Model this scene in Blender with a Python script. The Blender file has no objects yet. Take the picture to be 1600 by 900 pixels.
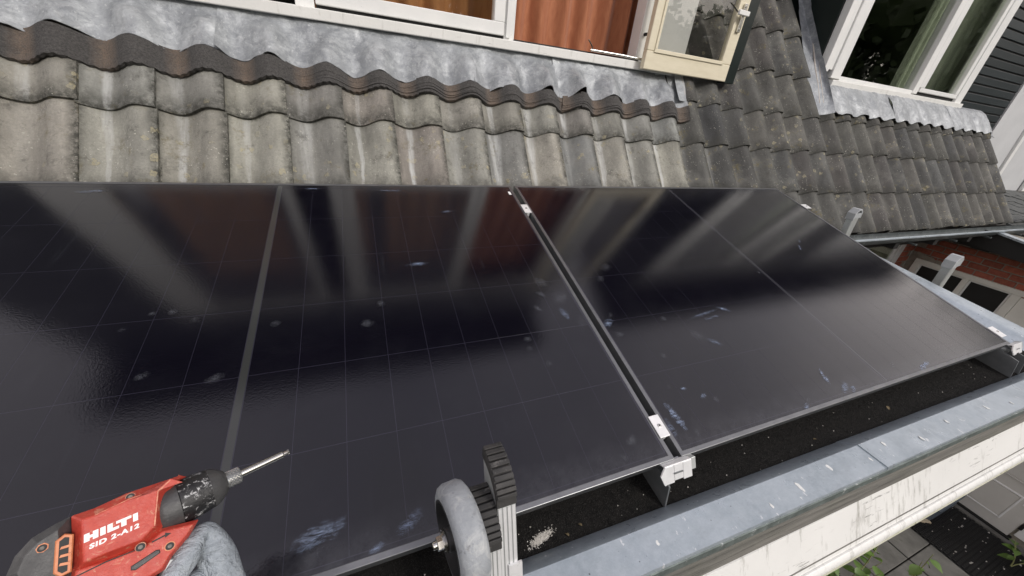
import bpy, bmesh, math, random
import numpy as np
from mathutils import Matrix, Vector, noise as mnoise
R = math.radians
rnd = random.Random(7)
S = bpy.context.scene
COL = S.collection

# ------------------------------------------------------------------ camera
cam = bpy.data.cameras.new("camera"); camo = bpy.data.objects.new("camera", cam); COL.objects.link(camo)
cam.lens = 12.544; cam.sensor_width = 36; cam.sensor_fit = 'HORIZONTAL'; cam.clip_start = .01; cam.clip_end = 500
CR, CU, CF = Vector((.92964, -.35665, .09259)), Vector((.09329, .47091, .87724)), Vector((.35646, .80688, -.47105))
CAMPOS = Vector((-.58253, -.32008, .64917))
camo.matrix_world = Matrix(((CR.x, CU.x, -CF.x, CAMPOS.x), (CR.y, CU.y, -CF.y, CAMPOS.y), (CR.z, CU.z, -CF.z, CAMPOS.z), (0, 0, 0, 1)))
S.camera = camo

# ------------------------------------------------------------------ light
SUN_EL, SUN_AZ = R(36), R(150)
S.view_settings.view_transform = 'Standard'; S.view_settings.look = 'None'
S.view_settings.exposure = 0.28; S.view_settings.gamma = 1.0
wd = bpy.data.worlds.new("World"); S.world = wd; wd.use_nodes = True
wn = wd.node_tree; wn.nodes.clear()
def wnode(t): return wn.nodes.new(t)
w_out = wnode('ShaderNodeOutputWorld'); w_bg = wnode('ShaderNodeBackground'); w_sky = wnode('ShaderNodeTexSky')
w_sky.sky_type = 'NISHITA'; w_sky.sun_disc = False; w_sky.sun_elevation = SUN_EL; w_sky.sun_rotation = SUN_AZ
w_sky.air_density = 1.0; w_sky.dust_density = 3.0
w_tc = wnode('ShaderNodeTexCoord'); w_nz = wnode('ShaderNodeTexNoise'); w_rp = wnode('ShaderNodeValToRGB'); w_mx = wnode('ShaderNodeMix'); w_mx.data_type = 'RGBA'
w_nz.inputs['Scale'].default_value = 1.7; w_nz.inputs['Detail'].default_value = 6
w_rp.color_ramp.elements[0].position = .3; w_rp.color_ramp.elements[0].color = (7.2, 7.35, 7.7, 1)
w_rp.color_ramp.elements[1].position = .75; w_rp.color_ramp.elements[1].color = (11.6, 11.5, 11.3, 1)
w_mx.inputs['Factor'].default_value = .86
wn.links.new(w_tc.outputs['Generated'], w_nz.inputs['Vector']); wn.links.new(w_nz.outputs['Fac'], w_rp.inputs['Fac'])
# overcast layer: paler and warmer near the horizon, a little bluer overhead
w_sx = wnode('ShaderNodeSeparateXYZ'); w_g = wnode('ShaderNodeValToRGB'); w_mul = wnode('ShaderNodeMix'); w_mul.data_type = 'RGBA'; w_mul.blend_type = 'MULTIPLY'; w_mul.inputs['Factor'].default_value = 1
w_g.color_ramp.elements[0].position = .15; w_g.color_ramp.elements[0].color = (1.36, 1.24, 1.14, 1); w_g.color_ramp.elements[1].position = .95; w_g.color_ramp.elements[1].color = (.78, .735, .82, 1)
wn.links.new(w_tc.outputs['Generated'], w_sx.inputs[0]); wn.links.new(w_sx.outputs['Z'], w_g.inputs['Fac']); wn.links.new(w_rp.outputs['Color'], w_mul.inputs['A']); wn.links.new(w_g.outputs['Color'], w_mul.inputs['B'])
wn.links.new(w_sky.outputs['Color'], w_mx.inputs['A']); wn.links.new(w_mul.outputs['Result'], w_mx.inputs['B'])
wn.links.new(w_mx.outputs['Result'], w_bg.inputs['Color']); w_bg.inputs['Strength'].default_value = .106
wn.links.new(w_bg.outputs['Background'], w_out.inputs['Surface'])
sun = bpy.data.lights.new("sun", 'SUN'); sun.energy = 1.7; sun.angle = R(14); sun.color = (1, .96, .9)
suno = bpy.data.objects.new("sun", sun); COL.objects.link(suno)
sd = Vector((math.sin(SUN_AZ) * math.cos(SUN_EL), math.cos(SUN_AZ) * math.cos(SUN_EL), math.sin(SUN_EL)))
suno.rotation_euler = sd.to_track_quat('Z', 'Y').to_euler()

# ------------------------------------------------------------------ materials
class NT:
    def __init__(s, name):
        s.m = bpy.data.materials.new(name); s.m.use_nodes = True; s.t = s.m.node_tree; s.b = s.t.nodes['Principled BSDF']
        s.tc = s.t.nodes.new('ShaderNodeTexCoord'); s.oi = s.t.nodes.new('ShaderNodeObjectInfo')
        a = s.t.nodes.new('ShaderNodeVectorMath'); a.operation = 'SCALE'; cmb = s.t.nodes.new('ShaderNodeCombineXYZ')
        for k in range(3): s.l(s.oi.outputs['Random'], cmb.inputs[k])
        s.l(cmb.outputs[0], a.inputs[0]); a.inputs['Scale'].default_value = 37.0
        b = s.t.nodes.new('ShaderNodeVectorMath'); b.operation = 'ADD'; s.l(s.tc.outputs['Object'], b.inputs[0]); s.l(a.outputs[0], b.inputs[1])
        s.co = b.outputs[0]; s.obj = s.tc.outputs['Object']; s.rand = s.oi.outputs['Random']
        s.geo = s.t.nodes.new('ShaderNodeNewGeometry'); s.wpos = s.geo.outputs['Position']
    def l(s, a, b): s.t.links.new(a, b)
    def noise(s, scale, detail=5, rough=.55, co=None, stretch=None, dist=0):
        n = s.t.nodes.new('ShaderNodeTexNoise'); n.inputs['Scale'].default_value = scale; n.inputs['Detail'].default_value = detail
        n.inputs['Roughness'].default_value = rough; n.inputs['Distortion'].default_value = dist
        c = co or s.co
        if stretch:
            mp = s.t.nodes.new('ShaderNodeMapping'); mp.inputs['Scale'].default_value = stretch; s.l(c, mp.inputs['Vector']); c = mp.outputs[0]
        s.l(c, n.inputs['Vector']); return n.outputs['Fac']
    def vor(s, scale, out='Distance', co=None):
        n = s.t.nodes.new('ShaderNodeTexVoronoi'); n.inputs['Scale'].default_value = scale; s.l(co or s.co, n.inputs['Vector']); return n.outputs[out]
    def ramp(s, f, stops):
        n = s.t.nodes.new('ShaderNodeValToRGB'); e = n.color_ramp.elements
        while len(e) < len(stops): e.new(.5)
        for i, (p, c) in enumerate(stops):
            e[i].position = p; e[i].color = (c, c, c, 1) if not isinstance(c, (tuple, list)) else (*c, 1)
        s.l(f, n.inputs['Fac']); return n.outputs['Color']
    def mix(s, f, a, b, mode='MIX'):
        n = s.t.nodes.new('ShaderNodeMix'); n.data_type = 'RGBA'; n.blend_type = mode
        for v, k in ((f, 'Factor'), (a, 'A'), (b, 'B')):
            if isinstance(v, (int, float)): n.inputs[k].default_value = v if k == 'Factor' else (v, v, v, 1)
            elif isinstance(v, tuple): n.inputs[k].default_value = (*v, 1)
            else: s.l(v, n.inputs[k])
        return n.outputs['Result']
    def math(s, op, a, b=None, clamp=False):
        n = s.t.nodes.new('ShaderNodeMath'); n.operation = op; n.use_clamp = clamp
        for v, k in ((a, 0), (b, 1)):
            if v is None: continue
            if isinstance(v, (int, float)): n.inputs[k].default_value = v
            else: s.l(v, n.inputs[k])
        return n.outputs[0]
    def xyz(s, v):
        n = s.t.nodes.new('ShaderNodeSeparateXYZ'); s.l(v, n.inputs[0]); return n.outputs
    def out(s, col=None, rough=None, metal=0, bump=None, bd=.002, bs=1.0, spec=None):
        B = s.b
        if col is not None:
            if isinstance(col, tuple): B.inputs['Base Color'].default_value = (*col, 1)
            else: s.l(col, B.inputs['Base Color'])
        if rough is not None:
            if isinstance(rough, (int, float)): B.inputs['Roughness'].default_value = rough
            else: s.l(rough, B.inputs['Roughness'])
        B.inputs['Metallic'].default_value = metal
        if spec is not None: B.inputs['Specular IOR Level'].default_value = spec
        if bump is not None:
            n = s.t.nodes.new('ShaderNodeBump'); n.inputs['Distance'].default_value = bd; n.inputs['Strength'].default_value = bs
            s.l(bump, n.inputs['Height']); s.l(n.outputs[0], B.inputs['Normal'])
        return s.m

def simple(name, c1, c2, scale=20, rough=.6, metal=0, bump=0, bscale=None, rand=0.0, spec=None, stretch=None, dirt=None, dscale=30, dpos=(.6, .7)):
    n = NT(name); f = n.noise(scale, stretch=stretch)
    c = n.mix(n.ramp(f, [(.3, 0.), (.7, 1.)]), c1, c2)
    if rand:
        k = n.math('ADD', n.math('MULTIPLY', n.rand, 2 * rand), 1 - rand); cc = n.t.nodes.new('ShaderNodeCombineXYZ')
        for i in range(3): n.l(k, cc.inputs[i])
        c = n.mix(1.0, c, cc.outputs[0], 'MULTIPLY')
    if dirt: c = n.mix(n.ramp(n.noise(dscale, 8, .7), [(dpos[0], 0.), (dpos[1], 1.)]), c, dirt)
    return n.out(c, rough, metal, n.noise(bscale or scale * 4, 6, .65) if bump else None, bump or .001, spec=spec)

def tile_mat(name, base, streak, moss):
    n = NT(name); p = n.xyz(n.obj); x, y = p[0], p[1]
    f = n.noise(8, 6, .62, stretch=(1.3, .45, 1)); c = n.mix(n.ramp(f, [(.28, 0.), (.72, 1.)]), tuple(v * .5 for v in base), tuple(v * 1.38 for v in base))
    tint = n.ramp(n.rand, [(0., (.90, .95, .98)), (.16, (1.10, 1.07, .98)), (.3, (.62, .65, .69)), (.44, (1.12, 1.12, 1.04)), (.58, (.92, .85, .82)), (.72, (.74, .76, .77)), (.86, (1.22, 1.22, 1.12)), (1., (.86, .84, .82))])
    c = n.mix(1.0, c, tint, 'MULTIPLY')
    c = n.mix(n.math('MULTIPLY', n.ramp(n.noise(120, 8, .8), [(.40, 0.), (.7, 1.)]), .45), c, tuple(v * .38 for v in base))
    # pale wash streak down the trough, uneven and missing on some tiles
    wob = n.math('MULTIPLY', n.math('SUBTRACT', n.noise(6, 4, stretch=(1, .6, 1)), .5), .05)
    d = n.math('ABSOLUTE', n.math('SUBTRACT', n.math('ADD', x, wob), .060))
    r2 = n.math('FRACT', n.math('MULTIPLY', n.rand, 7.31)); wd_ = n.math('MULTIPLY', n.math('ADD', .010, n.math('MULTIPLY', r2, .022)), n.math('ADD', .65, n.math('MULTIPLY', y, 2.2)))
    m = n.ramp(n.math('SUBTRACT', 1.0, n.math('DIVIDE', d, wd_), True), [(0., 0.), (.45, .75), (1., 1.)])
    m = n.math('MULTIPLY', n.math('MULTIPLY', m, n.ramp(n.noise(30, 7, .75, stretch=(1.5, .14, 1)), [(.3, 0.), (.66, 1.)])), n.math('MULTIPLY', n.math('FRACT', n.math('MULTIPLY', n.rand, 13.7)), streak))
    c = n.mix(n.math('MINIMUM', m, 1.0), c, (.52, .53, .52))
    pale = n.math('MULTIPLY', n.ramp(n.noise(5, 5, .6), [(.52, 0.), (.7, 1.)]), .3); c = n.mix(pale, c, (.36, .355, .32))
    # grime along the lower lip; side joints carry grime plus painted joint shadow
    lip = n.ramp(y, [(0., 1.), (.075, 0.)]); joint_grime_shade = n.ramp(n.math('ABSOLUTE', n.math('SUBTRACT', x, .1)), [(.078, 0.), (.103, 1.)])
    g = n.math('MULTIPLY', n.math('MAXIMUM', lip, joint_grime_shade), n.ramp(n.noise(38, 9, .78), [(.32, 0.), (.56, .95)]))
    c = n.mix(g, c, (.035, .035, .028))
    blot = n.math('MULTIPLY', n.ramp(n.noise(13, 9, .78), [(.55, 0.), (.67, .6)]), 1.0); c = n.mix(blot, c, (.05, .048, .04))
    # lichen rosettes and moss
    wv = n.t.nodes.new('ShaderNodeVectorMath'); wv.operation = 'ADD'; nz = n.t.nodes.new('ShaderNodeTexNoise'); nz.inputs['Scale'].default_value = 70; nz.inputs['Detail'].default_value = 5
    sc = n.t.nodes.new('ShaderNodeVectorMath'); sc.operation = 'SCALE'; sc.inputs['Scale'].default_value = .026
    n.l(n.co, nz.inputs['Vector']); n.l(nz.outputs['Color'], sc.inputs[0]); n.l(n.co, wv.inputs[0]); n.l(sc.outputs[0], wv.inputs[1])
    v1 = n.ramp(n.vor(20, co=wv.outputs[0]), [(.0, .45), (.12, .9), (.2, 1.), (.24, 0.)]); area = n.ramp(n.noise(5, 3), [(.5, 0.), (.6, 1.)])
    v2 = n.ramp(n.vor(75, co=wv.outputs[0]), [(.12, 1.), (.2, 0.)])
    c = n.mix(n.math('MULTIPLY', n.math('MULTIPLY', v1, area), n.math('MULTIPLY', n.ramp(n.noise(160, 4, .7), [(.35, .2), (.6, 1.)]), .8)), c, (.40, .36, .23))
    c = n.mix(n.math('MULTIPLY', v2, n.math('MULTIPLY', n.ramp(n.noise(9, 4), [(.48, 0.), (.62, 1.)]), .75)), c, (.55, .54, .47))
    mo = n.math('MULTIPLY', n.math('MULTIPLY', n.ramp(n.noise(10, 6, .7), [(.58, 0.), (.7, 1.)]), n.ramp(n.noise(80, 5, .7), [(.4, 0.), (.58, 1.)])), moss)
    c = n.mix(mo, c, (.13, .105, .035))
    v3 = n.ramp(n.vor(48), [(.035, 1.), (.07, 0.)]); c = n.mix(n.math('MULTIPLY', v3, n.math('MULTIPLY', n.ramp(n.noise(8, 2), [(.52, 0.), (.6, 1.)]), .8)), c, (.66, .66, .62))
    h = n.math('ADD', n.math('ADD', n.noise(240, 6, .75), n.math('MULTIPLY', n.noise(40, 5), .8)), n.math('MULTIPLY', n.math('ADD', v1, mo), .4))
    return n.out(c, .76, 0, h, .0032, 1.)
M = {}
M['tile_light'] = tile_mat('weathered_light_tile', (.305, .30, .276), 1.35, .55)
M['tile_dark'] = tile_mat('weathered_dark_tile', (.095, .094, .090), .3, .9)
M['deck'] = simple('roof_deck', (.03, .028, .025), (.05, .045, .04), 8, .9)

def lead_mat(name, a, b, white):
    n = NT(name); f = n.noise(4.5, 7, .65); c = n.mix(n.ramp(f, [(.32, 0.), (.68, 1.)]), a, b)
    c = n.mix(n.ramp(n.noise(24, 8, .72, dist=.5), [(.46, 0.), (.70, .55)]), c, (.13, .14, .155))
    c = n.mix(n.ramp(n.noise(10, 10, .78, dist=.35), [(.47, 0.), (.68, white)]), c, (.56, .585, .60))
    c = n.mix(n.ramp(n.noise(60, 7, .75, stretch=(1, .4, 1)), [(.58, 0.), (.66, .5)]), c, (.66, .68, .68))
    return n.out(c, n.ramp(n.noise(14, 6), [(.3, .36), (.7, .58)]), .2, n.math('ADD', n.noise(55, 8, .65, dist=.5), n.math('MULTIPLY', n.noise(13, 5, .6, dist=.4), 1.8)), .004, .75)
M['lead'] = lead_mat('lead_sheet', (.21, .225, .24), (.35, .37, .385), .8)
M['lead_dark'] = lead_mat('weathered_lead', (.17, .185, .205), (.30, .32, .34), .45)

def zinc_mat():
    n = NT('weathered_zinc'); w = n.wpos
    c = n.mix(n.ramp(n.noise(5, 7, .6, co=w), [(.3, 0.), (.7, 1.)]), (.29, .34, .375), (.44, .495, .535))
    c = n.mix(n.ramp(n.noise(48, 9, .78, co=w), [(.42, 0.), (.70, .6)]), c, (.50, .55, .59)); c = n.mix(n.ramp(n.noise(11, 9, .75, co=w, stretch=(.5, 1, 1)), [(.52, 0.), (.7, .45)]), c, (.22, .255, .28))
    c = n.mix(n.ramp(n.noise(75, 5, .6, co=w, stretch=(1, .45, 1)), [(.66, 0.), (.70, .8)]), c, (.74, .76, .77))
    c = n.mix(n.ramp(n.vor(30, co=w), [(.03, .9), (.06, 0.)]), c, (.07, .075, .08))
    c = n.mix(n.ramp(n.noise(130, 5, .6, co=w), [(.68, 0.), (.74, .7)]), c, (.12, .13, .14))
    return n.out(c, n.ramp(n.noise(30, 6, co=w), [(.3, .24), (.7, .5)]), .4, n.noise(90, 7, .65, co=w), .0009, .6)
M['zinc'] = zinc_mat()

def white_mat(name, base, stain, dens):
    n = NT(name); w = n.wpos
    c = n.mix(n.ramp(n.noise(3.5, 5, co=w), [(.3, 0.), (.7, 1.)]), tuple(v * .9 for v in base), base)
    vert = n.ramp(n.noise(26, 7, .7, co=w, stretch=(1, .3, .22)), [(.56, 0.), (.74, dens)])
    c = n.mix(vert, c, stain)
    horiz = n.math('MULTIPLY', n.ramp(n.noise(45, 5, .7, co=w, stretch=(.25, 1, 2.2)), [(.60, 0.), (.66, 1.)]), n.ramp(n.noise(4, 3, co=w), [(.48, 0.), (.6, dens)]))
    c = n.mix(horiz, c, tuple(v * .3 for v in stain))
    return n.out(c, .45, 0, n.noise(120, 5, co=w), .0006)
M['white'] = white_mat('white_painted_board', (.80, .80, .77), (.33, .32, .27), .5)
M['drip'] = simple('oxidised_drip_edge', (.075, .095, .09), (.16, .19, .18), 40, .5, metal=.2, bump=.001, bscale=90, dirt=(.5, .53, .52), dscale=60, dpos=(.6, .7))
M['gutter_white'] = white_mat('stained_white_gutter', (.82, .82, .79), (.20, .19, .15), .85)
M['gutter_lip'] = simple('mossy_gutter_lip', (.66, .66, .57), (.50, .50, .36), 14, .6, dirt=(.2, .2, .1), dscale=40, dpos=(.58, .68))
M['cream'] = simple('cream_painted_wood', (.70, .64, .48), (.77, .71, .55), 12, .42, bump=.0006, bscale=40, stretch=(1, 4, 4), dirt=(.42, .36, .22), dscale=70, dpos=(.68, .76))
M['white_frame'] = simple('white_window_frame', (.74, .75, .74), (.82, .82, .8), 9, .38, bump=.0004, bscale=50, dirt=(.2, .2, .18), dscale=80, dpos=(.66, .73))
M['offwhite'] = simple('off_white_paint', (.76, .75, .69), (.82, .81, .75), 9, .42, bump=.0004, bscale=60)
M['grey_wall'] = simple('pale_grey_wall', (.52, .53, .54), (.58, .59, .6), 5, .6, bump=.0006, bscale=300)
M['green_black'] = simple('dark_green_paint', (.008, .014, .013), (.012, .019, .018), 12, .3, bump=.0003, bscale=60)
M['board_dark'] = simple('dark_weatherboard', (.010, .016, .019), (.018, .025, .029), 6, .42, bump=.0008, bscale=14, stretch=(.3, 3, 3), rand=.2)
def wood_mat():
    n = NT('weathered_grey_wood'); w = n.wpos
    c = n.mix(n.ramp(n.noise(22, 7, .7, co=w, stretch=(.09, 2.5, 2.5), dist=.4), [(.3, 0.), (.7, 1.)]), (.11, .108, .098), (.25, .24, .215))
    c = n.mix(n.ramp(n.noise(60, 6, .7, co=w, stretch=(.06, 2.5, 2.5)), [(.52, 0.), (.64, .8)]), c, (.055, .054, .046))
    c = n.mix(n.ramp(n.noise(9, 5, .7, co=w, stretch=(.4, 1, 1)), [(.5, 0.), (.7, .5)]), c, (.15, .155, .12))
    return n.out(c, .8, 0, n.noise(60, 6, .7, co=w, stretch=(.06, 2.5, 2.5)), .002)
M['grey_wood'] = wood_mat()
M['bitumen'] = simple('bitumen_roofing', (.006, .006, .006), (.016, .015, .014), 60, .95, bump=.0022, bscale=700, dirt=(.05, .047, .04), dscale=620, dpos=(.6, .66), spec=.15)
M['granule'] = simple('mineral_granule', (.008, .008, .0075), (.036, .034, .031), 500, .7, spec=.3)
M['pale_chip'] = simple('pale_mineral_chip', (.42, .40, .36), (.7, .68, .63), 200, .7)
M['frame_black'] = simple('black_anodised', (.17, .174, .18), (.22, .225, .23), 30, .36, metal=.75, bump=.0002, bscale=400)
M['frame_side'] = simple('grey_anodised', (.17, .175, .185), (.22, .225, .235), 30, .38, metal=.7)
M['alu'] = simple('bright_aluminium', (.70, .71, .71), (.82, .82, .82), 25, .38, metal=.25, bump=.0003, bscale=200, dirt=(.35, .35, .34), dscale=90, dpos=(.66, .74))
M['alu_dull'] = simple('dull_aluminium', (.44, .46, .455), (.58, .60, .585), 18, .42, metal=.45, bump=.0004, bscale=90, stretch=(1, 1, .2), dirt=(.2, .2, .2), dscale=60, dpos=(.62, .72))
M['rail'] = simple('dark_anodised_rail', (.17, .18, .185), (.25, .26, .265), 20, .42, metal=.5)
M['steel'] = simple('polished_steel', (.50, .49, .46), (.68, .67, .63), 40, .25, metal=1)
M['rubber'] = simple('ribbed_black_rubber', (.022, .022, .022), (.05, .048, .046), 30, .68, bump=.0008, bscale=140, dirt=(.17, .165, .155), dscale=50, dpos=(.60, .72))
M['grey_plastic'] = simple('grey_cap_plastic', (.34, .36, .37), (.46, .48, .49), 12, .5, bump=.0005, bscale=120, dirt=(.2, .2, .2), dscale=60, dpos=(.6, .7))
M['gutter_zinc'] = simple('dark_zinc_gutter', (.055, .065, .068), (.11, .125, .128), 16, .45, metal=.4, dirt=(.42, .43, .42), dscale=50, dpos=(.6, .7))
M['foam'] = None
def foam_mat():
    n = NT('bitumen_foam_strip'); x = n.xyz(n.wpos)[0]
    ph = n.math('FRACT', n.math('DIVIDE', n.math('ADD', x, .843 + 20 * .1985), .1985))
    b = n.ramp(ph, [(.16, 0.), (.34, 1.), (.46, .8), (.60, 0.)])
    b = n.math('MULTIPLY', b, n.ramp(n.noise(40, 5), [(.3, .5), (.7, 1.)]))
    c = n.mix(n.ramp(n.noise(180, 5, .7), [(.35, 0.), (.7, 1.)]), (.042, .040, .039), (.115, .11, .105))
    c = n.mix(n.math('MULTIPLY', n.math('MULTIPLY', b, n.ramp(n.noise(230, 4, .7), [(.3, .3), (.6, 1.)])), .7), c, (.27, .195, .14))
    return n.out(c, .9, 0, n.math('ADD', n.noise(420, 4, .7), n.noise(150, 4, .7)), .004)
M['foam'] = foam_mat()
def wheel_mat():
    n = NT('worn_grey_rubber_wheel'); c = n.mix(n.ramp(n.noise(14, 7, .65), [(.3, 0.), (.7, 1.)]), (.20, .22, .24), (.36, .38, .40))
    c = n.mix(n.ramp(n.noise(40, 8, .7, dist=1), [(.52, 0.), (.68, .8)]), c, (.5, .51, .5))
    c = n.mix(n.ramp(n.noise(70, 6, .6), [(.6, 0.), (.7, .75)]), c, (.11, .11, .12))
    return n.out(c, .6, 0, n.noise(160, 7, .65), .0016)
M['wheel'] = wheel_mat()
M['plastic_black'] = simple('matt_black_plastic', (.018, .018, .019), (.034, .034, .035), 40, .5, bump=.0004, bscale=600)

def cell_mat(name, c1):
    n = NT(name); c = n.mix(n.noise(3), tuple(v * .8 for v in c1), tuple(v * 1.2 for v in c1))
    dust = n.ramp(n.noise(9, 9, .7, co=n.wpos), [(.5, 0.), (.8, .05)]); c = n.mix(dust, c, (.07, .075, .085))
    w = n.xyz(n.wpos); vv = n.math('ADD', n.math('MULTIPLY', w[1], .9589), n.math('MULTIPLY', w[2], .2836))   # distance up the panel: silt gathers at its lower rim
    silt = n.math('MULTIPLY', n.ramp(n.math('ADD', n.math('MULTIPLY', vv, 6.), n.math('MULTIPLY', n.math('SUBTRACT', n.noise(16, 7, .7, co=n.wpos), .5), .5)), [(.05, 1.), (.42, 0.)]), n.ramp(n.noise(45, 8, .75, co=n.wpos), [(.3, .15), (.7, 1.)]))
    c = n.mix(n.math('MULTIPLY', silt, .35), c, (.085, .088, .10))
    runs = n.math('MULTIPLY', n.ramp(n.noise(26, 5, .6, co=n.wpos, stretch=(1, .07, .07)), [(.62, 0.), (.7, 1.)]), n.ramp(n.noise(4, 4, co=n.wpos), [(.45, 0.), (.65, .10)]))
    c = n.mix(runs, c, (.10, .11, .13))
    return n.out(c, n.ramp(n.noise(5, 7, .7, co=n.wpos), [(.3, .075), (.7, .125)]), 0, n.noise(260, 3, .6, co=n.wpos), .00012, .9)
M['cell'] = cell_mat('solar_cell_glass', (.0036, .0033, .0064))
M['backsheet'] = cell_mat('laminate_seam', (.024, .023, .036))
M['busbar'] = cell_mat('laminate_bus_strip', (.036, .038, .037))
def smear_mat(name, col, a0, a1, st, dist):
    n = NT(name); q = n.xyz(n.tc.outputs['UV']); dx = n.math('SUBTRACT', q[0], .5); dy = n.math('SUBTRACT', q[1], .5)
    r = n.math('MULTIPLY', n.math('SQRT', n.math('ADD', n.math('MULTIPLY', dx, dx), n.math('MULTIPLY', dy, dy))), 2.0)
    fall = n.ramp(n.math('ADD', r, n.math('MULTIPLY', n.math('SUBTRACT', n.noise(75, 5, .7), .5), 1.7)), [(.1, 1.), (.85, 0.)])
    edge = n.ramp(r, [(.8, 1.), (1., 0.)])
    tex = n.ramp(n.noise(150, 8, .75, stretch=st, dist=dist), [(.42, 0.0), (.66, 1.)])
    k = n.math('MULTIPLY', n.math('MULTIPLY', n.math('MULTIPLY', fall, edge), tex), n.math('ADD', a0, n.math('MULTIPLY', n.rand, a1)))
    n.l(k, n.b.inputs['Alpha']); return n.out(col, .6)
M['smear'] = smear_mat('chalky_smear', (.34, .43, .62), .45, .55, (.22, 1.6, 1), .6)
M['print'] = smear_mat('faint_fingerprint', (.26, .28, .32), .10, .28, (1, 1, 1), 2.5)
def glass_mat(name, tint, rough=.0):
    m = bpy.data.materials.new(name); m.use_nodes = True; t = m.node_tree; t.nodes.clear()
    o = t.nodes.new('ShaderNodeOutputMaterial'); mx = t.nodes.new('ShaderNodeMixShader'); tr = t.nodes.new('ShaderNodeBsdfTransparent'); gl = t.nodes.new('ShaderNodeBsdfGlossy'); fr = t.nodes.new('ShaderNodeFresnel')
    ml = t.nodes.new('ShaderNodeMath'); ml.operation = 'MULTIPLY'; ml.inputs[1].default_value = 1.15; ml.use_clamp = True
    ge = t.nodes.new('ShaderNodeNewGeometry'); io = t.nodes.new('ShaderNodeMath'); io.operation = 'MULTIPLY_ADD'; io.inputs[1].default_value = 1 / 1.5 - 1.5; io.inputs[2].default_value = 1.5
    t.links.new(ge.outputs['Backfacing'], io.inputs[0]); t.links.new(io.outputs[0], fr.inputs['IOR'])
    tr.inputs['Color'].default_value = (*tint, 1); gl.inputs['Roughness'].default_value = rough
    t.links.new(fr.outputs[0], ml.inputs[0]); t.links.new(ml.outputs[0], mx.inputs[0]); t.links.new(tr.outputs[0], mx.inputs[1]); t.links.new(gl.outputs[0], mx.inputs[2]); t.links.new(mx.outputs[0], o.inputs['Surface']); return m
M['glass'] = glass_mat('window_glass', (.95, .95, .93))
M['glass_green'] = glass_mat('double_glazing', (.90, .93, .88))
def curtain_mat(name, a, b):
    n = NT(name); w = n.wpos
    c = n.mix(n.ramp(n.noise(9, 6, .6, co=w, stretch=(2.2, 1, .5), dist=2.5), [(.35, 0.), (.65, 1.)]), a, b)
    c = n.mix(n.math('MULTIPLY', n.noise(600, 2, co=w), .25), c, tuple(v * .5 for v in a))
    m = n.out(c, .75, 0, n.noise(500, 3, co=w), .0005); n.b.inputs['Sheen Weight'].default_value = .25; return m
M['curtain'] = curtain_mat('orange_curtain_cloth', (.36, .115, .045), (.46, .17, .075))
M['curtain_brown'] = curtain_mat('ochre_curtain_cloth', (.36, .155, .05), (.46, .21, .075))
M['curtain_net'] = curtain_mat('grey_green_curtain_cloth', (.40, .42, .36), (.52, .54, .47))
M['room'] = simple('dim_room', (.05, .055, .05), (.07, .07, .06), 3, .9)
def brick_mat():
    n = NT('red_brick'); c = n.mix(n.ramp(n.noise(28, 6, .65), [(.3, 0.), (.7, 1.)]), (.36, .10, .065), (.50, .175, .115))
    t = n.ramp(n.rand, [(0., (.8, .8, .8)), (.5, (1.05, 1., .98)), (.8, (.7, .66, .68)), (1., (1.15, 1.05, 1.))]); c = n.mix(1., c, t, 'MULTIPLY')
    c = n.mix(n.ramp(n.noise(90, 7, .7), [(.58, 0.), (.72, .5)]), c, (.06, .04, .035))
    return n.out(c, .85, 0, n.noise(160, 7, .7), .0025)
M['brick'] = brick_mat()
M['brick_brown'] = simple('dark_brown_brick', (.055, .03, .027), (.095, .05, .043), 30, .8, bump=.002, bscale=150, rand=.2)
M['mortar'] = simple('pale_mortar', (.27, .245, .20), (.36, .33, .28), 20, .9, bump=.002, bscale=200, dirt=(.16, .14, .12), dscale=30, dpos=(.55, .7))
M['slab'] = simple('concrete_paving_slab', (.095, .093, .083), (.15, .146, .132), 9, .88, bump=.0015, bscale=260, rand=.1, dirt=(.09, .088, .07), dscale=30, dpos=(.56, .72))
M['soil'] = simple('dark_joint_soil', (.022, .02, .016), (.045, .04, .03), 14, .95, bump=.004, bscale=60)
M['mat'] = simple('black_rubber_mat', (.006, .006, .006), (.012, .012, .012), 30, .55)
M['door'] = simple('grey_painted_door', (.56, .55, .51), (.62, .61, .57), 6, .45, bump=.0003, bscale=200)
M['box'] = simple('slate_grey_plastic', (.10, .125, .15), (.14, .165, .19), 8, .45)
M['wood_pale'] = simple('pale_wood', (.45, .38, .26), (.55, .47, .33), 10, .7, stretch=(1, 6, 6))
def leaf_mat(name, a, b):
    n = NT(name); c = n.mix(n.rand, a, b); c = n.mix(n.math('MULTIPLY', n.noise(60, 5), .4), c, tuple(v * .5 for v in a))
    m = n.out(c, .5); n.b.inputs['Subsurface Weight'].default_value = 0; return m
M['leaf'] = leaf_mat('green_leaf', (.09, .17, .03), (.17, .27, .06)); M['stem'] = simple('pale_stem', (.2, .22, .09), (.3, .3, .13), 20, .6)
M['flower'] = simple('red_petal', (.5, .03, .02), (.62, .06, .03), 30, .5); M['terracotta'] = simple('terracotta', (.32, .12, .07), (.4, .17, .1), 12, .8)
def drill_mat(name, a, b, sc, dpos):
    n = NT(name); c = n.mix(n.ramp(n.noise(90, 6, .6), [(.3, 0.), (.7, 1.)]), a, b)
    c = n.mix(n.ramp(n.noise(120, 8, .75, dist=.6), [(dpos, 0.), (dpos + .06, .7)]), c, sc)
    c = n.mix(n.ramp(n.noise(300, 6, .7, stretch=(.3, 2, 1)), [(.62, 0.), (.68, .5)]), c, tuple(v * .5 for v in a))
    return n.out(c, n.ramp(n.noise(150, 5), [(.3, .36), (.7, .55)]), 0, n.noise(500, 5, .65), .0005)
M['red'] = drill_mat('scuffed_red_plastic', (.43, .040, .026), (.53, .068, .042), (.60, .27, .17), .565)
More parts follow.
